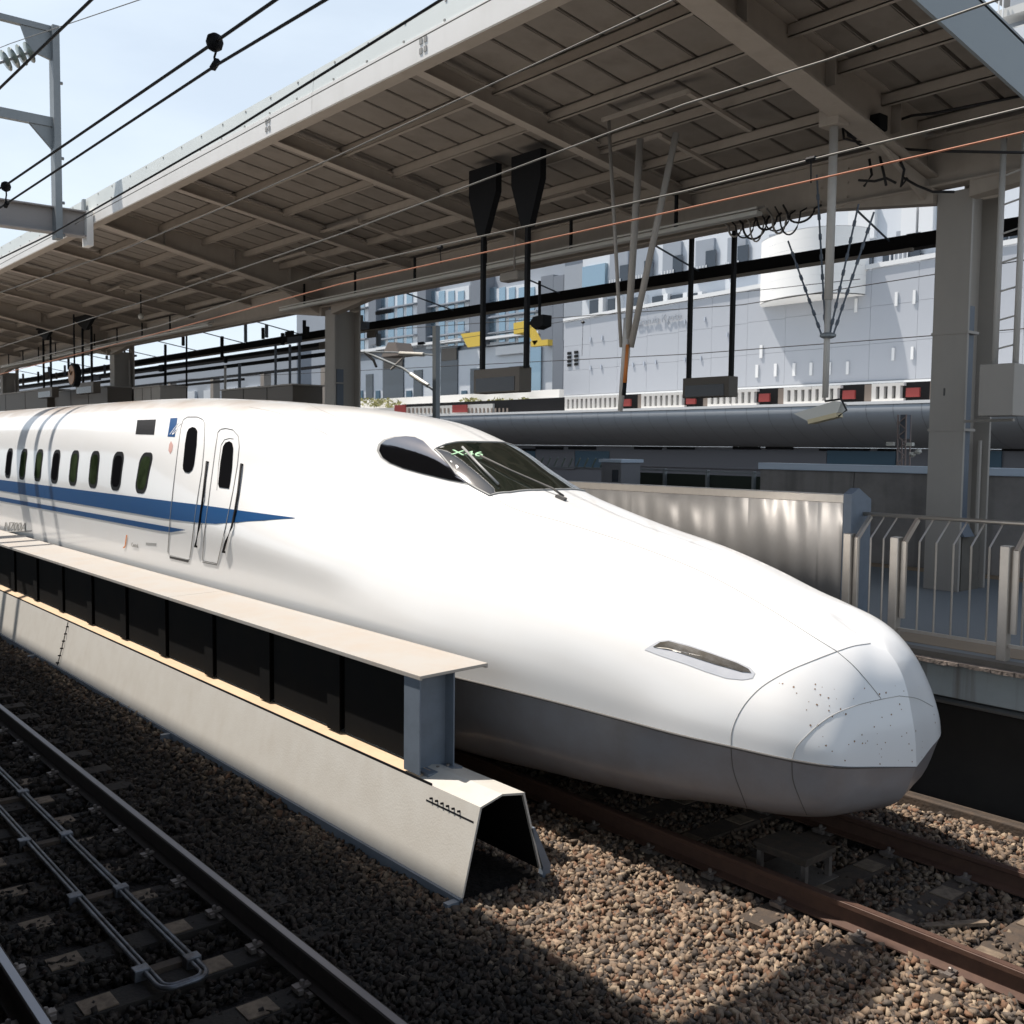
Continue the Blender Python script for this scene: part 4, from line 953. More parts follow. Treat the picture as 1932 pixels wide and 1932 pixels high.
display('brown hanging display between two tapered black bracket plates', -13.75, -12.55, 10.7, 4.03, 4.43, [(-14.0, -13.27, -13.66, 7.78, 6.68), (-12.88, -12.17, -12.52, 7.78, 6.63)], (-13.66, -12.52), 6.75)
_Y = 14.6; _a, _b = ony(1296, 730, _Y), ony(1383, 728, _Y)
db = display('small black hanging display on two thin poles left of the white pipe', _a[0], _b[0], _Y, float(ony(1340, 750, _Y)[2]), float(ony(1340, 712, _Y)[2]), [], (float(ony(1302, 600, _Y)[0]), float(ony(1382, 600, _Y)[0])), 7.6)
for kk, (cx, lab) in enumerate(((-38.6, 'far hanging display under dark bracket plates, right one at left edge'), (-43.6, 'farthest hanging display under dark bracket plates at the left edge'))):
    display(lab, cx - 1.0, cx + 1.0, 12.0, 4.9, 5.3, [(cx - 1.3, cx + 1.0, cx, 8.1, 7.2)], (cx - .5, cx + .5), 7.3)
ck = thing('platform_clock', 'round amber lit clock hanging at the far end of the platform', 'clock', (-36.7, 11, 5.4))
MB().tube([(-36.75, 10.9, 5.43), (-36.75, 11.1, 5.43)], .40, 24).build('clock_case', T['black'], ck)
MB().tube([(-36.75, 10.88, 5.43), (-36.75, 10.899, 5.43)], .33, 24).build('clock_face', T['clock'], ck)
MB().beam((-36.75, 10.87, 5.43), (-36.60, 10.87, 5.55), .03, .01).beam((-36.75, 10.87, 5.43), (-36.9, 10.87, 5.62), .03, .01).build('clock_hands', T['black'], ck)
MB().tube([(-36.75, 11, 5.8), (-36.75, 11, 7.5)], .03, 6).build('hanger', T['black'], ck)

v = thing('spear_hanger', 'three beige rods meeting in a pointed pole with an orange sleeve', 'hanging pole', (-10.15, 10.5, 4.5))
hang('rod', [pp(1148, 222, 10.5), pp(1172, 655, 10.5)], .026, 'column', v)
hang('rod', [pp(1208, 262, 10.5), pp(1184, 640, 10.5)], .05, 'column', v)
hang('rod', [pp(1276, 250, 10.5), pp(1190, 655, 10.5)], .045, 'column', v)
MB().tube([pp(1184, 600, 10.5), pp(1181, 665, 10.5), pp(1170, 775, 10.5)], [.055, .06, .035], 10).build('pole', T['offwhitepole'], v, smooth=True)
MB().tube([pp(1184, 650, 10.44), pp(1179, 722, 10.44)], [.022, .03], 8).build('sleeve', T['orangetip'], v, smooth=True)
MB().tube([pp(1179, 722, 10.44), pp(1177, 746, 10.44)], .028, 8).build('sleeve_end', T['black'], v, smooth=True)

lp = thing('floodlight_pole', 'pale pipe with a lamp at the bottom hanging from the big beam by chains', 'lamp', (-7.5, 11.4, 3.7))
hang('pipe', [pp(1574, 228, 11.4), pp(1563, 565, 11.4)], .055, 'offwhitepole', lp)
hang('thin_pipe', [pp(1563, 560, 11.4), pp(1557, 750, 11.4)], .04, 'offwhitepole', lp)
MB().box(-7.62, -7.34, 11.28, 11.52, 7.18, 7.42).build('mounting_block', T['canopy'], lp, bevel=.01)
rp = pp(1562, 634, 11.4)
MB().lathe((rp.x, rp.y, rp.z - .03), [(.06, 0), (.10, .02), (.10, .05), (.06, .07)], 10).build('chain_ring', T['mast'], lp)
for a, b, c, d in ((1487, 455, 1550, 632), (1541, 330, 1558, 632), (1620, 385, 1565, 632), (1649, 400, 1572, 632)):
    A, B = pp(a, b, 11.6), pp(c, d, 11.4)
    MB().tube([A, B], .012, 6).build('chain', T['bluesteel'], lp)
    for i in range(1, 8):
        P_ = A.lerp(B, i / 8); MB().tube([P_, P_ + (B - A).normalized() * .07], .022, 5).build('chain_link', T['bluesteel'], lp)
a = pp(1550, 772, 11.4)
MB().prism([(-.34, .02), (.22, .05), (.30, .0), (.24, -.10), (-.16, -.13)], -.09, .09, 'y').build('lamp_housing', T['lampwhite'], None)
lh = bpy.data.objects['lamp_housing']; lh.parent = lp; lh.matrix_parent_inverse = pinv(lp); lh.location = a; lh.rotation_euler = (.0, -.22, .15)
lc = MB().box(-.17, .22, -.095, .095, -.155, -.10).build('lamp_cover', T['lampcover'], None); lc.parent = lp; lc.matrix_parent_inverse = pinv(lp); lc.location = a; lc.rotation_euler = (0, -.22, .15)
hang('lamp_cable', [a + Vector((.05, 0, .1)), a + Vector((.28, 0, .12)), a + Vector((.36, 0, -.02)), a + Vector((.24, 0, -.1))], .014, 'wire', lp)

for k, (xa, xb, lab) in enumerate(((-25.0, -9.62, 'long fluorescent light trunking under the girder left of the cable loops'), (-54, -29.6, 'long fluorescent light trunking under the girder far to the left'))):
    t = thing('light_trunking', lab, 'light fitting', ((xa + xb) / 2, 12.8, 6.75), 'fluorescent trunking along the girder')
    MB().box(xa, xb, 12.72, 12.86, 6.66, 6.72).build('trunking', T['lampwhite'], t); MB().tube([(xa, 12.72, 6.76), (xb, 12.72, 6.76)], .018, 8).build('tube_lamp', T['lampwhite'], t)
    MB().tube([(xa, 12.9, 6.80), (xb, 12.9, 6.80)], .018, 8).build('tube_lamp', T['column'], t)
    n = int((xb - xa) / 2.5)
    for i in range(n): MB().box(xa + 1.2 + i * 2.5, xa + 1.25 + i * 2.5, 12.78, 12.82, 6.72, 7.25).build('drop_rod', T['black'], t)
t = thing('camera_box', 'dark security camera hanging beside the right pole of the brown display', 'camera', (-17.5, 15, 5.0))
MB().tube([pp(1018, 530, 12.6), pp(1018, 600, 12.6)], .03, 6).build('stem', T['black'], t)
c_ = pp(1020, 608, 12.6); MB().prism([(-.22, -.02), (-.10, .10), (.17, .12), (.17, -.08), (-.05, -.13)], 12.5, 12.72, 'y').build('housing', T['black'], None)
h = bpy.data.objects['housing']; h.location = (c_.x, 0, c_.z); h.parent = t; h.matrix_parent_inverse = pinv(t)
t = thing('speaker_box', 'grey rounded speaker box under the girder above the brown display', 'speaker', (-15.0, 12.9, 6.3))
c_ = pp(970, 522, 12.7); MB().box(c_.x - .28, c_.x + .28, 12.55, 12.8, c_.z - .09, c_.z + .09).build('box', T['column'], t, bevel=.04); MB().tube([c_, c_ + Vector((0, 0, .9))], .02, 6).build('stem', T['column'], t)
t = thing('globe_lamp', 'small white globe lamp glowing under the dark canopy far left', 'lamp', (-30, 11, 6))
c_ = pp(266, 597, 11.5); MB().lathe(c_ - Vector((0, 0, .09)), [(.02, 0), (.075, .03), (.09, .09), (.075, .15), (.02, .18)], 12).build('globe', T['lampwhite'], t, smooth=True); MB().tube([c_, c_ + Vector((0, 0, 1.0))], .02, 6).build('stem', T['black'], t)

# cabinet with service pipes to the right of the column
t = thing('service_box', 'grey metal box hanging from two tall pale pipes right of the column', 'box', (-6, 13, 3.9))
MB().box(-6.24, -5.80, 12.9, 13.3, 3.60, 4.25).build('case', T['column'], t, bevel=.01)
for xx in (-6.14, -5.88): MB().tube([(xx, 13.1, 4.2), (xx, 13.1, 7.1)], .04, 8).build('pipe', T['offwhitepole'], t, smooth=True)
for i in range(7): MB().tube([(-6.14, 13.1, 4.45 + i * .36), (-5.88, 13.1, 4.50 + i * .36)], .012, 6).build('rung', T['offwhitepole'], t)
MB().tube([(-6.66, 13.4, 3.55), (-5.85, 13.05, 3.55)], .02, 6).build('support_arm', T['column'], t)

# kiosk boards behind the train roof
for a, b, z0, z1, y, lab, m in ((-29.3, -24.8, 3.6, 4.72, 13.0, 'long grey brown board behind the train roof left of the near column', 'signbox'),
                               (-56, -45.9, 3.6, 5.35, 12.6, 'far dark platform kiosk behind the train roof at the left edge', 'signbox'), (-45.5, -38.9, 3.6, 5.2, 12.8, 'dark platform kiosk under the amber clock', 'signbox'),
                               (-36.7, -34.2, 3.6, 5.05, 13.0, 'grey box with dark markings behind the train roof', 'column')):
    t = thing('platform_kiosk', lab, 'kiosk', ((a + b) / 2, y, PZ), 'kiosks on the far platform')
    MB().box(a, b, y, y + .9, PZ, z1).build('kiosk_body', T[m], t); MB().box(a - .05, b + .05, y - .05, y + .95, z1, z1 + .04).build('kiosk_top', T['column'], t)
    for i in range(1, 3): MB().box(a + (b - a) * i / 3 - .01, a + (b - a) * i / 3 + .01, y - .008, y, 3.6, z1).build('board_joint', T['black'], t)

# ================================================================ catenary: portal beam, mast frame, wires
XP = -23.85
t = thing('portal_beam', 'grey steel portal beam reaching over the tracks to the canopy edge', 'beam', (XP, 5, 8))
MB().box(XP - .012, XP + .012, -6, 7.40, 7.72, 8.22).box(XP - .15, XP + .15, -6, 7.40, 7.69, 7.72).box(XP - .15, XP + .15, -6, 7.40, 8.22, 8.25).build('girder', T['portal'], t)
MB().box(XP - .17, XP + .17, 7.40, 7.54, 7.50, 8.26).build('end_plate', T['fascia'], t)
MB().prism([(XP - .6, 8.02), (XP - .5, 8.62), (XP - .38, 8.62), (XP - .3, 8.02)], 7.5, 7.556, 'y').build('fascia_bracket', T['endfascia'], t)
t = thing('catenary_mast', 'grey steel mast frame with two cross arms above the portal beam', 'mast', (XP, 6.8, 7.6))
MB().box(XP - .02, XP + .28, 6.72, 6.86, 7.55, 12.05).build('mast', T['mast'], t)
MB().box(XP + .02, XP + .16, 0, 6.72, 9.93, 10.13).build('cross_arm', T['mast'], t); MB().box(XP + .02, XP + .16, 0, 6.8, 11.93, 12.05).build('cross_arm', T['mast'], t)
MB().prism([(6.72, 10.0), (6.25, 9.94), (6.72, 9.45)], XP + .05, XP + .13).build('gusset', T['mast'], t); MB().prism([(6.72, 11.95), (6.12, 11.95), (6.3, 11.45), (6.72, 11.35)], XP + .05, XP + .13).build('gusset', T['mast'], t)
for zz in (10.9, 9.3, 8.35, 7.65): MB().tube([(XP + .12, 6.86, zz), (XP + .12, 6.95, zz)], .035, 6).build('mast_bolt', T['mast'], t)
ins = thing('insulator_string', 'string of ribbed porcelain insulators hanging from the upper mast arm', 'insulator', (XP, 6.2, 11.3))
A_ = Vector((XP + .1, 6.45, 11.50)); B_ = Vector((XP + .1, 5.55, 10.95)); dd = (B_ - A_)
MB().tube([A_, B_], .03, 8).build('core', T['mast'], ins)
for i in range(4):
    P_ = A_ + dd * (.18 + .17 * i); MB().tube([P_ - dd.normalized() * .05, P_, P_ + dd.normalized() * .03], [.06, .22, .05], 14).build('insulator_disc', T['porc'], ins, smooth=True)
def wire(label, pts, r, m='wire', name='overhead_wire', extend=1.0, parent=None):
    P = [Vector(ony(a, b, y)) for a, b, y in pts]
    P = [P[0] + (P[0] - P[1]) * extend] + P + [P[-1] + (P[-1] - P[-2]) * extend]
    t = thing(name, label, 'wire', P[1])
    MB().tube(P, r, 7).build('cable', T[m], t, smooth=True); return t
wire('thick black cable crossing the top left corner steeply', [(0, 160, 2.3), (195, -40, 2.3)], .010) if False else None
wire('black cable crossing the upper left sky steeply in front of the mast', [(0, 162 + 4, 2.3), (172, 0, 2.3)], .011)
wire('black cable carrying two round clamps across the sky', [(0, 355, 2.5), (10, 350, 2.5), (405, 80, 2.5), (520, 0, 2.5)], .010)
wire('black cable just below the clamped cable across the sky', [(0, 392, 2.5), (405, 125, 2.5), (614, 0, 2.5)], .009)
wire('black cable running along the white canopy fascia', [(0, 488, 3.0), (100, 440, 3.0), (440, 245, 3.0), (832, 0, 3.0)], .008)
wire('thin grey wire crossing the white canopy fascia', [(150, 418, 7.2), (440, 262, 7.2), (925, 0, 7.2)], .008, 'greywire')
wire('thin grey wire behind the mast from the insulator string', [(0, 90, 5.8), (20, 82, 5.8), (262, 0, 5.8)], .008, 'greywire')
wire('pale stranded wire crossing the canopy ribs in the upper middle', [(0, 552, 7.0), (235, 470, 7.0), (420, 392, 7.0), (641, 292, 7.0), (1270, 0, 7.0)], .0085, 'greywire')
wire('pale stranded wire ending at the top right corner', [(0, 655, 7.0), (300, 560, 7.0), (641, 442, 7.0), (1291, 197, 7.0), (1560, 113, 7.0), (1881, 0, 7.0)], .0085, 'greywire')
wire('grey messenger wire just above the copper contact wire', [(0, 692, 7.0), (300, 615, 7.0), (641, 505, 7.0), (1291, 361, 7.0), (1600, 284, 7.0), (1932, 203, 7.0)], .0085, 'greywire')
wire('orange copper contact wire above the train', [(0, 706, 7.0), (300, 628, 7.0), (641, 536, 7.0), (1291, 394, 7.0), (1600, 325, 7.0), (1932, 249, 7.0)], .0075, 'copper')
for (px, py, y, lab) in ((405, 80, 2.5, 'round black cable clamp in the middle of the sky'), (11, 352, 2.5, 'round black cable clamp at the left edge before the portal beam')):
    c_ = Vector(ony(px, py, y)); t = thing('cable_clamp', lab, 'cable clamp', c_, 'clamps joining the two black cables')
    rr = (.05 if px > 100 else .045) * 1.0
    MB().lathe(c_ - Vector((0, 0, rr)), [(.3 * rr, 0), (.8 * rr, .3 * rr), (rr, rr), (.8 * rr, 1.7 * rr), (.3 * rr, 2 * rr)], 14).build('clamp_body', T['black'], t, smooth=True)
    e = Vector(ony(px + 1, py + 45 if px > 100 else py + 36, y)); MB().tube([c_, c_.lerp(e, .45) + Vector((.012, 0, 0)), c_.lerp(e, .6) - Vector((.008, 0, 0)), e], .007, 6).build('link', T['black'], t); MB().tube([e + Vector((-.03, 0, .0)), e + Vector((.03, 0, .02))], .022, 6).build('lower_clamp', T['black'], t)
for (px, py, px2, py2) in ((830, 467, 832, 497), (1530, 300, 1530, 345)):
    a = Vector(ony(px, py, 7.0)); b = Vector(ony(px2, py2, 7.0)); t = thing('wire_dropper', 'small dropper linking the messenger to the copper wire, ' + ('left of the bracket plates' if px < 1000 else 'right of the spear pole'), 'dropper', a, 'droppers on the contact line')
    MB().tube([a, b], .006, 6).build('rod', T['black'], t); MB().tube([a - Vector((.04, 0, 0)), a + Vector((.04, 0, 0))], .02, 6).build('clip', T['black'], t)

# ================================================================ structure over the camera's own platform: shades the near track
nc = thing('near_canopy', 'canopy of the platform the picture is taken from, above the frame', 'canopy', (-20, -3, 8.9))
MB().box(-90, 12, -9, 2.32, 8.85, 9.0).build('roof_sheet', T['black'], nc)
MB().tube([(-7.7, 2.3, 8.9), (-7.7, 3.85, 8.9), (-7.7, 4.1, 8.9)], [.30, .27, .12], 12).build('shadow_arm', T['black'], nc)  # unseen arm added to throw the rounded shadow on the ballast
tag(MB().box(-90, 12, -9, .45, -.3, 1.25).build('near_platform', T['conc']), kind='structure')
# unseen low wall added behind the camera to block light from there
hall = thing('rear_light_block', 'plain low wall added out of view behind the camera to block light', 'building', (-20, -26, 0))
MB().box(-95, 25, -30, -24, -1, 3.2).build('wall', T['farconc'], hall)

# ================================================================ background buildings
def W3(px, py, Y): p = ony(px, py, Y); return p[0], p[2]
def slab(m, px0, px1, py0, py1, Y, d=.3, zref=None):
    """box whose front face, seen in the picture at depth Y, spans these measured columns and rows"""
    pm = (px0 + px1) / 2
    x0 = W3(px0, (py0 + py1) / 2, Y)[0]; x1 = W3(px1, (py0 + py1) / 2, Y)[0]
    z1 = W3(pm, py0, Y)[1]; z0 = W3(pm, py1, Y)[1]
    return m.box(x0, x1, Y, Y + d, z0, z1)
def sb(name, m, parent, *a, **k): return slab(MB(), *a).build(name, T[m], parent, **k)

def W3(px, py, Y): p = ony(px, py, Y); return p[0], p[2]
lb = thing('far_platform_frame', 'dark steel frame and pale panels seen over the rear of the train', 'frame', (-60, 24, 5))
for z_, yy_, xr in ((6.62, 18.0, -31.5), (6.36, 18.6, -31.5), (6.75, 24.0, -42)): MB().box(-110, xr, yy_, yy_ + .15, z_, z_ + .13).build('beam', T['black'], lb)
r9 = random.Random(9)
for z_, yy_, xr in ((7.42, 20.0, -27), (7.22, 19.0, -33), (6.98, 20.5, -36), (6.1, 21, -45), (5.85, 19, -50)): MB().box(-110, xr, yy_, yy_ + .12, z_, z_ + .11).build('beam', T['black'], lb)
for k in range(60):
    xx = -27 - r9.uniform(0, 60); w_ = r9.choice([.08, .12, .5, .9]); z_ = r9.uniform(6.2, 7.3)
    MB().box(xx, xx + w_, 17.2, 17.3, z_, z_ + r9.uniform(.2, .9) * (1 if w_ < .2 else .4)).build('hanging_fitting', T[r9.choice(['black', 'signbox', 'bluesteel'])], lb)
for k in range(12): MB().box(-43 - 6.3 * k, -42.6 - 6.3 * k, 24, 24.4, 1, 6.8).build('post', T['column'], lb)
for k in range(18):
    if k % 4 != 1: MB().box(-49 - 4.2 * k, -45.4 - 4.2 * k, 27, 27.2, 3.0, 4.9 + .4 * (k % 3)).build('panel', T[('palewall', 'aluwall', 'farwall')[k % 3]], lb)
MB().box(-130, float(ony(560, 700, 30)[0]), 30, 31, 0, 9).build('back_wall', T['farwall'], lb)
for k in range(20): MB().box(-128 + 3.4 * k, -126.2 + 3.4 * k, 29.8, 30, 5.3, 6.9).build('bright_window', T['palewall'], lb)
for (px, p0, p1, m_, w_) in ((425, 690, 760, 'offwhitepole', .05), (452, 685, 760, 'bluesteel', .06), (520, 650, 735, 'bluesteel', .05), (547, 650, 735, 'bluesteel', .05), (565, 645, 735, 'bluesteel', .05), (352, 600, 760, 'black', .04), (312, 650, 735, 'black', .06), (235, 600, 760, 'black', .05)):
    a_, b_ = Vector(ony(px, p0, 16.5)), Vector(ony(px, p1, 16.5)); MB().tube([a_, b_], w_, 6).build('pole', T[m_], lb)

# --- elevated deck with silver belly
dk_ = thing('elevated_deck', 'long silver rounded deck of the neighbouring tracks with a white parapet', 'elevated deck', (-30, 38, 4))
bel = [(38.0, 5.02), (37.95, 4.85), (38.05, 4.5), (38.35, 4.15), (38.9, 3.8), (39.6, 3.5), (40.6, 3.25)]
MB().grid([[(-95, y + .03, z + .02) for y, z in bel], [4, 4] and [(4, y + .03, z + .02) for y, z in bel]]).build('belly_backing', T['greypanel'], dk_)
pq = MB().grid([[(-1.2 + .012, y, z) for y, z in bel], [(-.004, y, z) for y, z in bel]]).build('belly_panel', T['tube'], dk_, smooth=True)
for k in range(1, 72): copypart(pq, (-1.2 * k - .2, 0, 0), dk_)
MB().box(-95, 4, 38.2, 46, 4.6, 5.0).box(-95, 4, 37.93, 38.3, 5.02, 5.14).build('coping', T['tubetop'], dk_)
MB().box(-95, 4, 40.6, 40.8, 0, 3.24).build('lower_wall', T['greypanel'], dk_)
for i, px in enumerate(range(1010, 1460, 62)):
    if i % 3 != 2: sb('ventilation_slot', 'black', dk_, px, px + 52, 843, 848, 40.55, .05)
for a, b in ((1545, 1640), (1655, 1690), (985, 1010), (1890, 1932)): sb('ventilation_slot', 'black', dk_, a, b, 846, 851, 40.55, .05)
for a, b, m in ((985, 1010, 'bluepanel'), (1010, 1085, 'greypanel'), (1085, 1150, 'bluepanel'), (1150, 1560, 'greypanel'), (1560, 1690, 'bluepanel'), (1860, 1890, 'bluepanel')):
    sb('facade_panel', m, dk_, a, b - 1, 851, 884, 40.5, .08)
# parapet of slotted blocks and red panels
zp0, zp1 = 5.14, 5.86
segs = []
x = -58.0; kinds = 'rwbrwwbrwbwrwbrwwbrwbrwwwwwwww'
import itertools
for k in range(24):
    xa = W3(1063, 760, 38)[0] + k * 1.42
    c = 'wwbrwbrwbrwwrwrwwrwwwwwwwwww'[k % 28]
    if xa > -8: break
    if c == 'r': MB().box(xa + .05, xa + .62, 38.15, 38.25, zp0 + .14, zp1 - .22).build('red_panel', T['redpanel'], dk_); MB().box(xa + .95, xa + 1.42, 38.35, 38.45, zp0, zp1).build('recess', T['brownrecess'], dk_)
    else:
        b_ = MB()
        for j in range(4): b_.box(xa + .355 * j, xa + .355 * j + .19, 38.1, 38.3, zp0 + .1, zp1 - .12)
        b_.box(xa, xa + 1.40, 38.1, 38.3, zp1 - .12, zp1).box(xa, xa + 1.40, 38.1, 38.3, zp0, zp0 + .1)
        b_.build('slotted_block', T['parapet'], dk_)
MB().box(-58, -5, 38.55, 38.65, 5.0, 5.9).build('parapet_backing', T['black'], dk_)
MB().box(-95, -48, 38.4, 38.6, 5.1, 5.7).build('parapet_wall', T['farconc'], dk_)
for a, b in ((744, 764), (853, 880)): sb('red_panel', 'redpanel', dk_, a, b, 764, 778 if a > 800 else 782, 38.1, .1)
for i in range(22): 
    px = 770 + i * 7.4 + (30 if i > 10 else 0)
    sb('parapet_slot', 'brownrecess', dk_, px, px + 2.6, 770, 779, 38.35, .04)

# --- big pale clad hall
hl_ = thing('clad_hall', 'huge pale blue grey clad hall with a white curved bay', 'building', (-30, 46, 6))
Y = 46
xa, xb = W3(1063, 700, Y)[0], -8.0
tp = lambda x: 11.35 + (x - xa) * (12.15 - 11.35) / (-24.6 - xa) * 1.0
n = 17; first = None
for i in range(n):
    x0 = xa + (xb - xa) * i / n; x1 = xa + (xb - xa) * (i + 1) / n
    for j in range(3):
        z0 = 6.55 + (tp(x0) - 6.55) * j / 3; z1 = 6.55 + (tp(x0) - 6.55) * (j + 1) / 3
        MB().box(x0 + .012, x1, Y, Y + .1, z0 + .012, z1).build('cladding_panel', T['aluwall'], hl_)
MB().box(xa, xb, Y + .1, Y + 8, 6.5, 11.2).build('backing_wall', T['cladseam'], hl_)
MB().box(xa - .05, xb, Y - .12, Y + .1, 6.38, 6.53).build('base_trim', T['tubetop'], hl_)
MB().box(xa + .4, xb, Y + 1.5, Y + 2, 5, 6.4).build('undercroft_wall', T['brownrecess'], hl_)
m = MB(); m.add([(xa, Y - .1, tp(xa)), (xb, Y - .1, tp(xb)), (xb, Y + .3, tp(xb)), (xa, Y + .3, tp(xa)), (xa, Y - .1, tp(xa) + .22), (xb, Y - .1, tp(xb) + .22), (xb, Y + .3, tp(xb) + .22), (xa, Y + .3, tp(xa) + .22)],
    [(0, 1, 5, 4), (4, 5, 6, 7), (1, 2, 6, 5), (2, 3, 7, 6), (3, 0, 4, 7), (0, 3, 2, 1)]); m.build('parapet_trim', T['tubetop'], hl_)
for i in range(4):
    for j in range(2): sb('vent_hole', 'black', hl_, 1070 + 13 * j, 1077 + 13 * j, 664 + i * 7.5 - j * 2, 669 + i * 7.5 - j * 2, Y - .06, .05)
for i in range(3):
    for px, py in ((1112, 636), (1135, 633), (1260 + 0, 622), (1280, 619)): pass
for px, py in [(1112, 636), (1134, 633), (1112, 690), (1132, 688), (1170, 686), (1192, 684), (1213, 682), (1235, 679), (1290, 603), (1328, 598), (1290, 674), (1320, 672), (1370, 627)]:
    sb('drain_spout', 'cladseam', hl_, px, px + 2.2, py, py + 8, Y - .08, .07)
for px, py in [(1425, 708), (1460, 706), (1495, 705), (1527, 704), (1562, 703), (1596, 702), (1612, 563), (1688, 551), (1722, 547), (1682, 676), (1718, 674), (1425 + 8, 671)]:
    sb('light_slot', 'tubetop', hl_, px, px + 5, py - 20 if py > 600 else py, py + 4 if py > 600 else py + 26, Y - .07, .06)
# curved white bay
cxb = (W3(1395, 560, 44)[0] + W3(1590, 560, 44)[0]) / 2; rb = (W3(1590, 560, 44)[0] - W3(1395, 560, 44)[0]) / 2
for j in range(7):
    zb0 = 10.85 + j * .46
    arc = [(cxb + rb * math.sin(a), Y + .2 - (2.3 + .4 * math.sin(a * 1.3)) * math.cos(a)) for a in [-math.pi / 2 + math.pi * i / 20 for i in range(21)]]
    MB().grid([[(x, y, zb0 + .006) for x, y in arc], [(x, y, zb0 + .46) for x, y in arc]]).build('bay_band', T['curvewall'], hl_, smooth=True)
MB().add([(x, y, 10.85) for x, y in arc] + [(x, y, 10.80) for x, y in arc], [tuple(range(21))] + [tuple(range(41, 20, -1))]).build('bay_soffit', T['curvewall'], hl_)
MB().add([(x, y, 14.1) for x, y in arc], [tuple(range(21))]).build('bay_roof', T['curvewall'], hl_)
a_ = Vector((W3(1196, 612, Y - .2)[0], Y - .10, 10.55)); text_part('hall_lettering', 'Granvia Kyoto', .62, a_, (1, 0, .03), (0, 0, 1), T['text'], hl_, .02)

# --- upper building behind the hall: piers, dark openings, glass
ub = thing('upper_building', 'pale stepped building with dark openings above the clad hall', 'building', (-30, 52, 11))
MB().box(W3(1098, 600, 52)[0], 4, 52, 60, 8, 24).build('wall', T['palewall'], ub)
sb('glass_bay', 'farglass', ub, 1098, 1141, 500, 557, 51.7, .3)
for i, (a, b) in enumerate(((1112, 1128), (1146, 1160), (1190, 1206), (1230, 1250), (1265, 1287), (1297, 1330 - 15), (1340, 1370))):
    sb('dark_opening', 'darkglass', ub, a, b, 566 - i * 2.5, 606 - i * 5, 51.8, .25)
    sb('pier', 'tubetop', ub, b + 1, b + 9, 560 - i * 2, 606 - i * 4, 51.6, .4)
for i, a in enumerate((1150, 1196, 1250, 1312, 1372, 1450, 1690)):
    o = sb('window', 'farwall', ub, a, a + 34, 470 - i * 6, 553 - i * 8, 51.8, .2)
    x0, z0 = W3(a + 20, 540 - i * 8, 51.78); sub(MB().box(x0, x0 + .8, 51.7, 51.78, z0, z0 + 1.4), 'pane', T['darkglass'], o)
    for j in range(5): sub(MB().box(x0 - .9 + .25 * j, x0 - .84 + .25 * j, 51.6, 51.66, z0 - .3, z0 + .5), 'balcony_bar', T['tubetop'], o)
for a, b in ((1618, 1645), (1665, 1685), (1712, 1740), (1748, 1765)): sb('dark_opening', 'darkglass', ub, a, b, 480, 500, 51.8, .25)
for a, b in ((1700, 1728), (1733, 1760), (1600, 1650)): sb('white_panel', 'tubetop', ub, a, b, 385, 452, 51.7, .3)
for a in (1880, 1905): sb('dark_opening', 'darkglass', ub, a, a + 18, 440, 475, 51.8, .25)

# --- hotel wing on the left with ribs and window bays
ht = thing('hotel_wing', 'blue grey station building with pale window bays above a dark glazed arcade', 'building', (-75, 56, 6))
Y = 56
MB().box(W3(560, 700, Y)[0], W3(1063, 700, Y)[0], Y, Y + 10, 5, 24).build('wall', T['farwall'], ht)
for a, b in ((696, 709), (788, 803), (887, 913), (1020, 1043)): sb('wall_rib', 'ribgrey', ht, a, b, 520, 650, Y - 1.2, 1.2)
sb('wall_rib', 'ribgrey', ht, 1043, 1063, 520, 745, Y - 3, 3); sb('wall_rib', 'farwall', ht, 1063, 1098, 500, 640, Y - 3, 3)
for bi, (a, b) in enumerate(((660, 695), (710, 787), (804, 885), (918, 1018))):
    pm = (a + b) / 2; sl = -.05 * 1
    for fl, (t0, t1) in enumerate(((548, 570), (574, 597), (606, 628), (632, 648))):
        o_ = (845 - pm) * .055 + 12
        sb('bay_panel', 'palewall', ht, a, b, t0 + o_ - 14, t1 + o_ + 2 - 8, Y - .5, .5)
        nwin = max(2, int((b - a) / 19))
        for j in range(nwin):
            wx = a + 5 + (b - a - 8) * j / nwin; ww_ = (b - a - 8) / nwin * .62
            o = sb('window', 'farglass', ht, wx, wx + ww_, t0 + o_ - 11, t1 + o_ - 8, Y - .58, .08)
            xx, zz = W3(wx + ww_ / 2, t1 + o_ - 9, Y - .66)
        xx0 = W3(a + 3, t1 + o_ - 8, Y - .9)[0]; xx1 = W3(b - 5, t1 + o_ - 8, Y - .9)[0]; zz = W3(pm, t1 + o_ - 8, Y - .9)[1]
        if fl < 3: MB().box(xx0, xx1, Y - 1.0, Y - .5, zz, zz + .12).build('planter_ledge', T['farwall'], ht)
for a, b, py in ((709, 800, 652), (800, 869, 644), (913, 1015, 632), (650, 709, 662)):
    sb('floor_ledge', 'tubetop', ht, a, b, py - 2, py + 3, Y - 1.2, 1.2)
sb('arcade_wall', 'palewall', ht, 640, 1045, 664, 756, Y - .3, .3)
for a, b, p0, p1 in ((659, 673, 706, 757), (690, 703, 706, 757), (722, 761, 669, 756), (780, 796, 698, 752), (831, 863, 655, 748), (887, 907, 695, 747), (960, 1012, 690, 745)):
    o = sb('arcade_opening', 'darkglass', ht, a, b, p0, p1, Y - .4, .12)
    if b - a > 25: sub(slab(MB(), a + 2, b - 2, p0 + 2, p0 + 25, Y - .46, .05), 'opening_lintel', T['signbox'], o)
for a, b in ((677, 684), (708, 716), (766, 776), (870, 880)): sb('small_door', 'bluepanel', ht, a, b, 737, 755, Y - .4, .12)
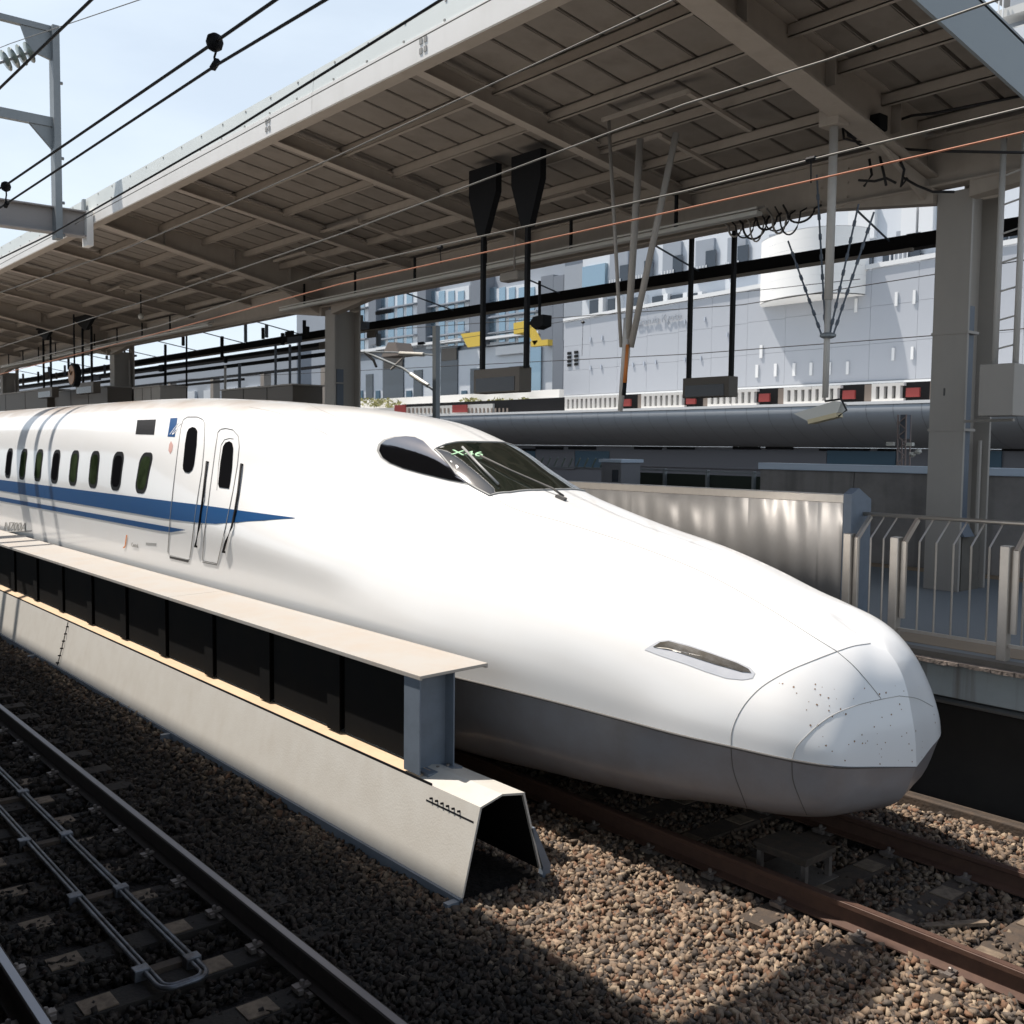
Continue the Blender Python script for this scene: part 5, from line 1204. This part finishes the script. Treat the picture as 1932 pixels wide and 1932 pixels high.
sb('glass_wall', 'farglass', ht, 1000, 1020, 655, 742, Y - .5, .1); sb('pale_board', 'tubetop', ht, 935, 990, 652, 668, Y - .6, .1)
sb('terrace_wall', 'parapet', ht, 655, 1055, 745, 772, 44, .4); 
hd = thing('terrace_hedge', 'yellow green shrubs along the terrace wall under the arcade', 'hedge', (-60, 43.5, 5.5)); tag(hd, kind='stuff')
hm = MB(); rr = random.Random(5)
for _ in range(520):
    px = rr.choice([rr.uniform(665, 760), rr.uniform(690, 740), rr.uniform(875, 905), rr.uniform(930, 960), rr.uniform(985, 995)]); x, z = W3(px, rr.uniform(752, 768), 43.4)
    c = Vector((x + rr.uniform(-.2, .2), 43.4 + rr.uniform(-.3, .3), z)); u = Vector((rr.uniform(-1, 1), rr.uniform(-1, 1), rr.uniform(-1, 1))).normalized() * .16; w_ = Vector((rr.uniform(-1, 1), rr.uniform(-1, 1), rr.uniform(-1, 1))).normalized() * .12
    hm.add([c - u, c + w_, c + u, c - w_], [(0, 1, 2, 3)])
o = hm.build('leaf_clumps', T['hedge'], hd); o['kind'] = 'stuff'
yb_ = thing('yellow_board', 'yellow slanted board in front of the station building left of the bracket poles', 'sign', (-60, 50, 12)); 
x0, z0 = W3(869, 630, 48); x1, z1 = W3(911, 652, 48)
MB().prism([(x0, z0), (x1, z0 - .0), (x1, z1), (x0 + .9, z1)], 48, 48.2, 'y').build('board', T['yellow'], yb_)
ya_ = thing('yellow_lift_arm', 'folded yellow lift arm by the station building right of the bracket poles', 'lift', (-55, 48, 12))
A1, A2, A3, A4 = [Vector(ony(a, b, 48)) for a, b in ((978, 621), (998, 617), (1016, 648), (1038, 646))]
MB().beam(A1, A2, .9, .8).build('basket', T['yellow'], ya_); MB().beam(A2, A3, .45, .45).build('upper_arm', T['yellow'], ya_); MB().beam(A3 - Vector((.6, 0, 0)), A4, .45, .4).build('lower_arm', T['yellow'], ya_)

# --- concrete tower at the top right
tw = thing('corner_tower', 'pale concrete tower with balconies at the top right corner', 'building', (-28, 60, 20))
MB().box(W3(1905, 30, 60)[0], 10, 60, 70, 20, 40).build('wall', T['farwall'], tw)
for a, b, p0, p1 in ((1850, 1990, 8, 24), (1895, 1990, 42, 52), (1890, 1990, 66, 76), (1905, 1990, 92, 104)): sb('balcony_slab', 'farconc', tw, a, b, p0, p1, 58.8, 1.6)
for a in (1882, 1890): sb('pipe', 'tubetop', tw, a, a + 1.6, -10, 70, 58.5, .1)
MB().box(W3(1850, 0, 60)[0], 10, 60.2, 70, 29.8, 40).build('upper_wall', T['farconc'], tw)

# --- masts on the next platform
cm = thing('bracket_mast', 'grey mast with a cantilever arm and white insulators beyond the train roof', 'mast', (-28, 20, 4))
def q20(a, b, Y=20): return Vector(ony(a, b, Y))
MB().beam(q20(823, 615), q20(823, 800), .17, .2).build('mast', T['mast'], cm)
MB().tube([q20(821, 738), q20(760, 695), q20(688, 664)], .045, 8).build('lower_arm', T['mast'], cm); MB().tube([q20(821, 670), q20(745, 665), q20(662, 664)], .03, 8).build('upper_arm', T['mast'], cm)
MB().tube([q20(808, 728), q20(775, 706)], .075, 10).build('insulator', T['lampwhite'], cm); MB().tube([q20(800, 669), q20(755, 667)], .075, 10).build('insulator', T['lampwhite'], cm)
MB().tube([q20(765, 671), q20(738, 697)], .04, 8).build('strut', T['offwhitepole'], cm)
MB().tube([q20(688, 664), q20(705, 680), q20(710, 692)], .05, 6).build('registration_arm', T['black'], cm)
for (px, py, w_, lab) in ((736, 650, 16, 'grey hood shaped roof vent above the bracket mast arm'), ):
    rv = thing('roof_hood', lab, 'roof vent', q20(px, py, 30), None); c_ = q20(px, 672, 30); w_ = .9
    MB().prism([(c_.x - w_, c_.z), (c_.x - .2, c_.z + .75), (c_.x + .5, c_.z + .7), (c_.x + w_, c_.z)], 30, 31, 'y').build('hood', T['brownrecess'], rv)
lm = thing('lattice_mast', 'short pinkish lattice mast with white lamps in front of the silver deck', 'mast', (-11.2, 20, 2.8))
for dx in (-.09, .09):
    for dy in (-.09, .09): MB().beam((-11.2 + dx, 20 + dy, 2.7), (-11.22 + dx, 20 + dy, 3.9), .025, .025).build('corner_post', T['lattice'], lm)
for i in range(8):
    z0 = 2.75 + .14 * i; s_ = 1 if i % 2 else -1
    MB().beam((-11.2 - .09 * s_, 19.9, z0), (-11.2 + .09 * s_, 19.9, z0 + .14), .02, .02).build('brace', T['lattice'], lm)
MB().box(-11.27, -11.12, 19.93, 20.07, 3.4, 3.9).build('cover', T['bluesteel'], lm)
MB().box(-11.5, -11.35, 19.8, 19.9, 3.25, 3.33).build('lamp', T['lampwhite'], lm); MB().box(-11.05, -10.92, 19.8, 19.9, 3.25, 3.32).build('lamp', T['lampwhite'], lm)
for dx, dz in ((0, 0), (.13, .06)): MB().lathe((-10.93 + dx, 19.85, 3.02 + dz), [(.03, 0), (.07, .04), (.06, .1)], 8).build('round_lamp', T['lampwhite'], lm)
wire('far catenary wire above the clad hall', [(1000, 603, 22), (1400, 575, 22), (1760, 518, 22)], .012); wire('second far catenary wire across the clad hall', [(660, 700, 22), (1300, 668, 22), (1932, 620, 22)], .012)
wire('thin far wire along the top of the clad hall', [(1060, 607, 24), (1390, 552, 24), (1500, 540, 24)], .010) 
for a, b, c, d, lab in ((1100, 608, 1098, 672, 'left'), (1384, 556, 1380, 680, 'right')):
    t = thing('far_dropper', 'thin far dropper wire in front of the clad hall, ' + lab + ' one', 'dropper', q20(a, b, 22), 'far droppers')
    MB().tube([q20(a, b, 22), q20(c, d, 22)], .007, 5).build('rod', T['wire'], t); MB().lathe(q20(a, b, 22) - Vector((0, 0, .04)), [(.03, 0), (.07, .04), (.03, .08)], 8).build('clip', T['wire'], t)
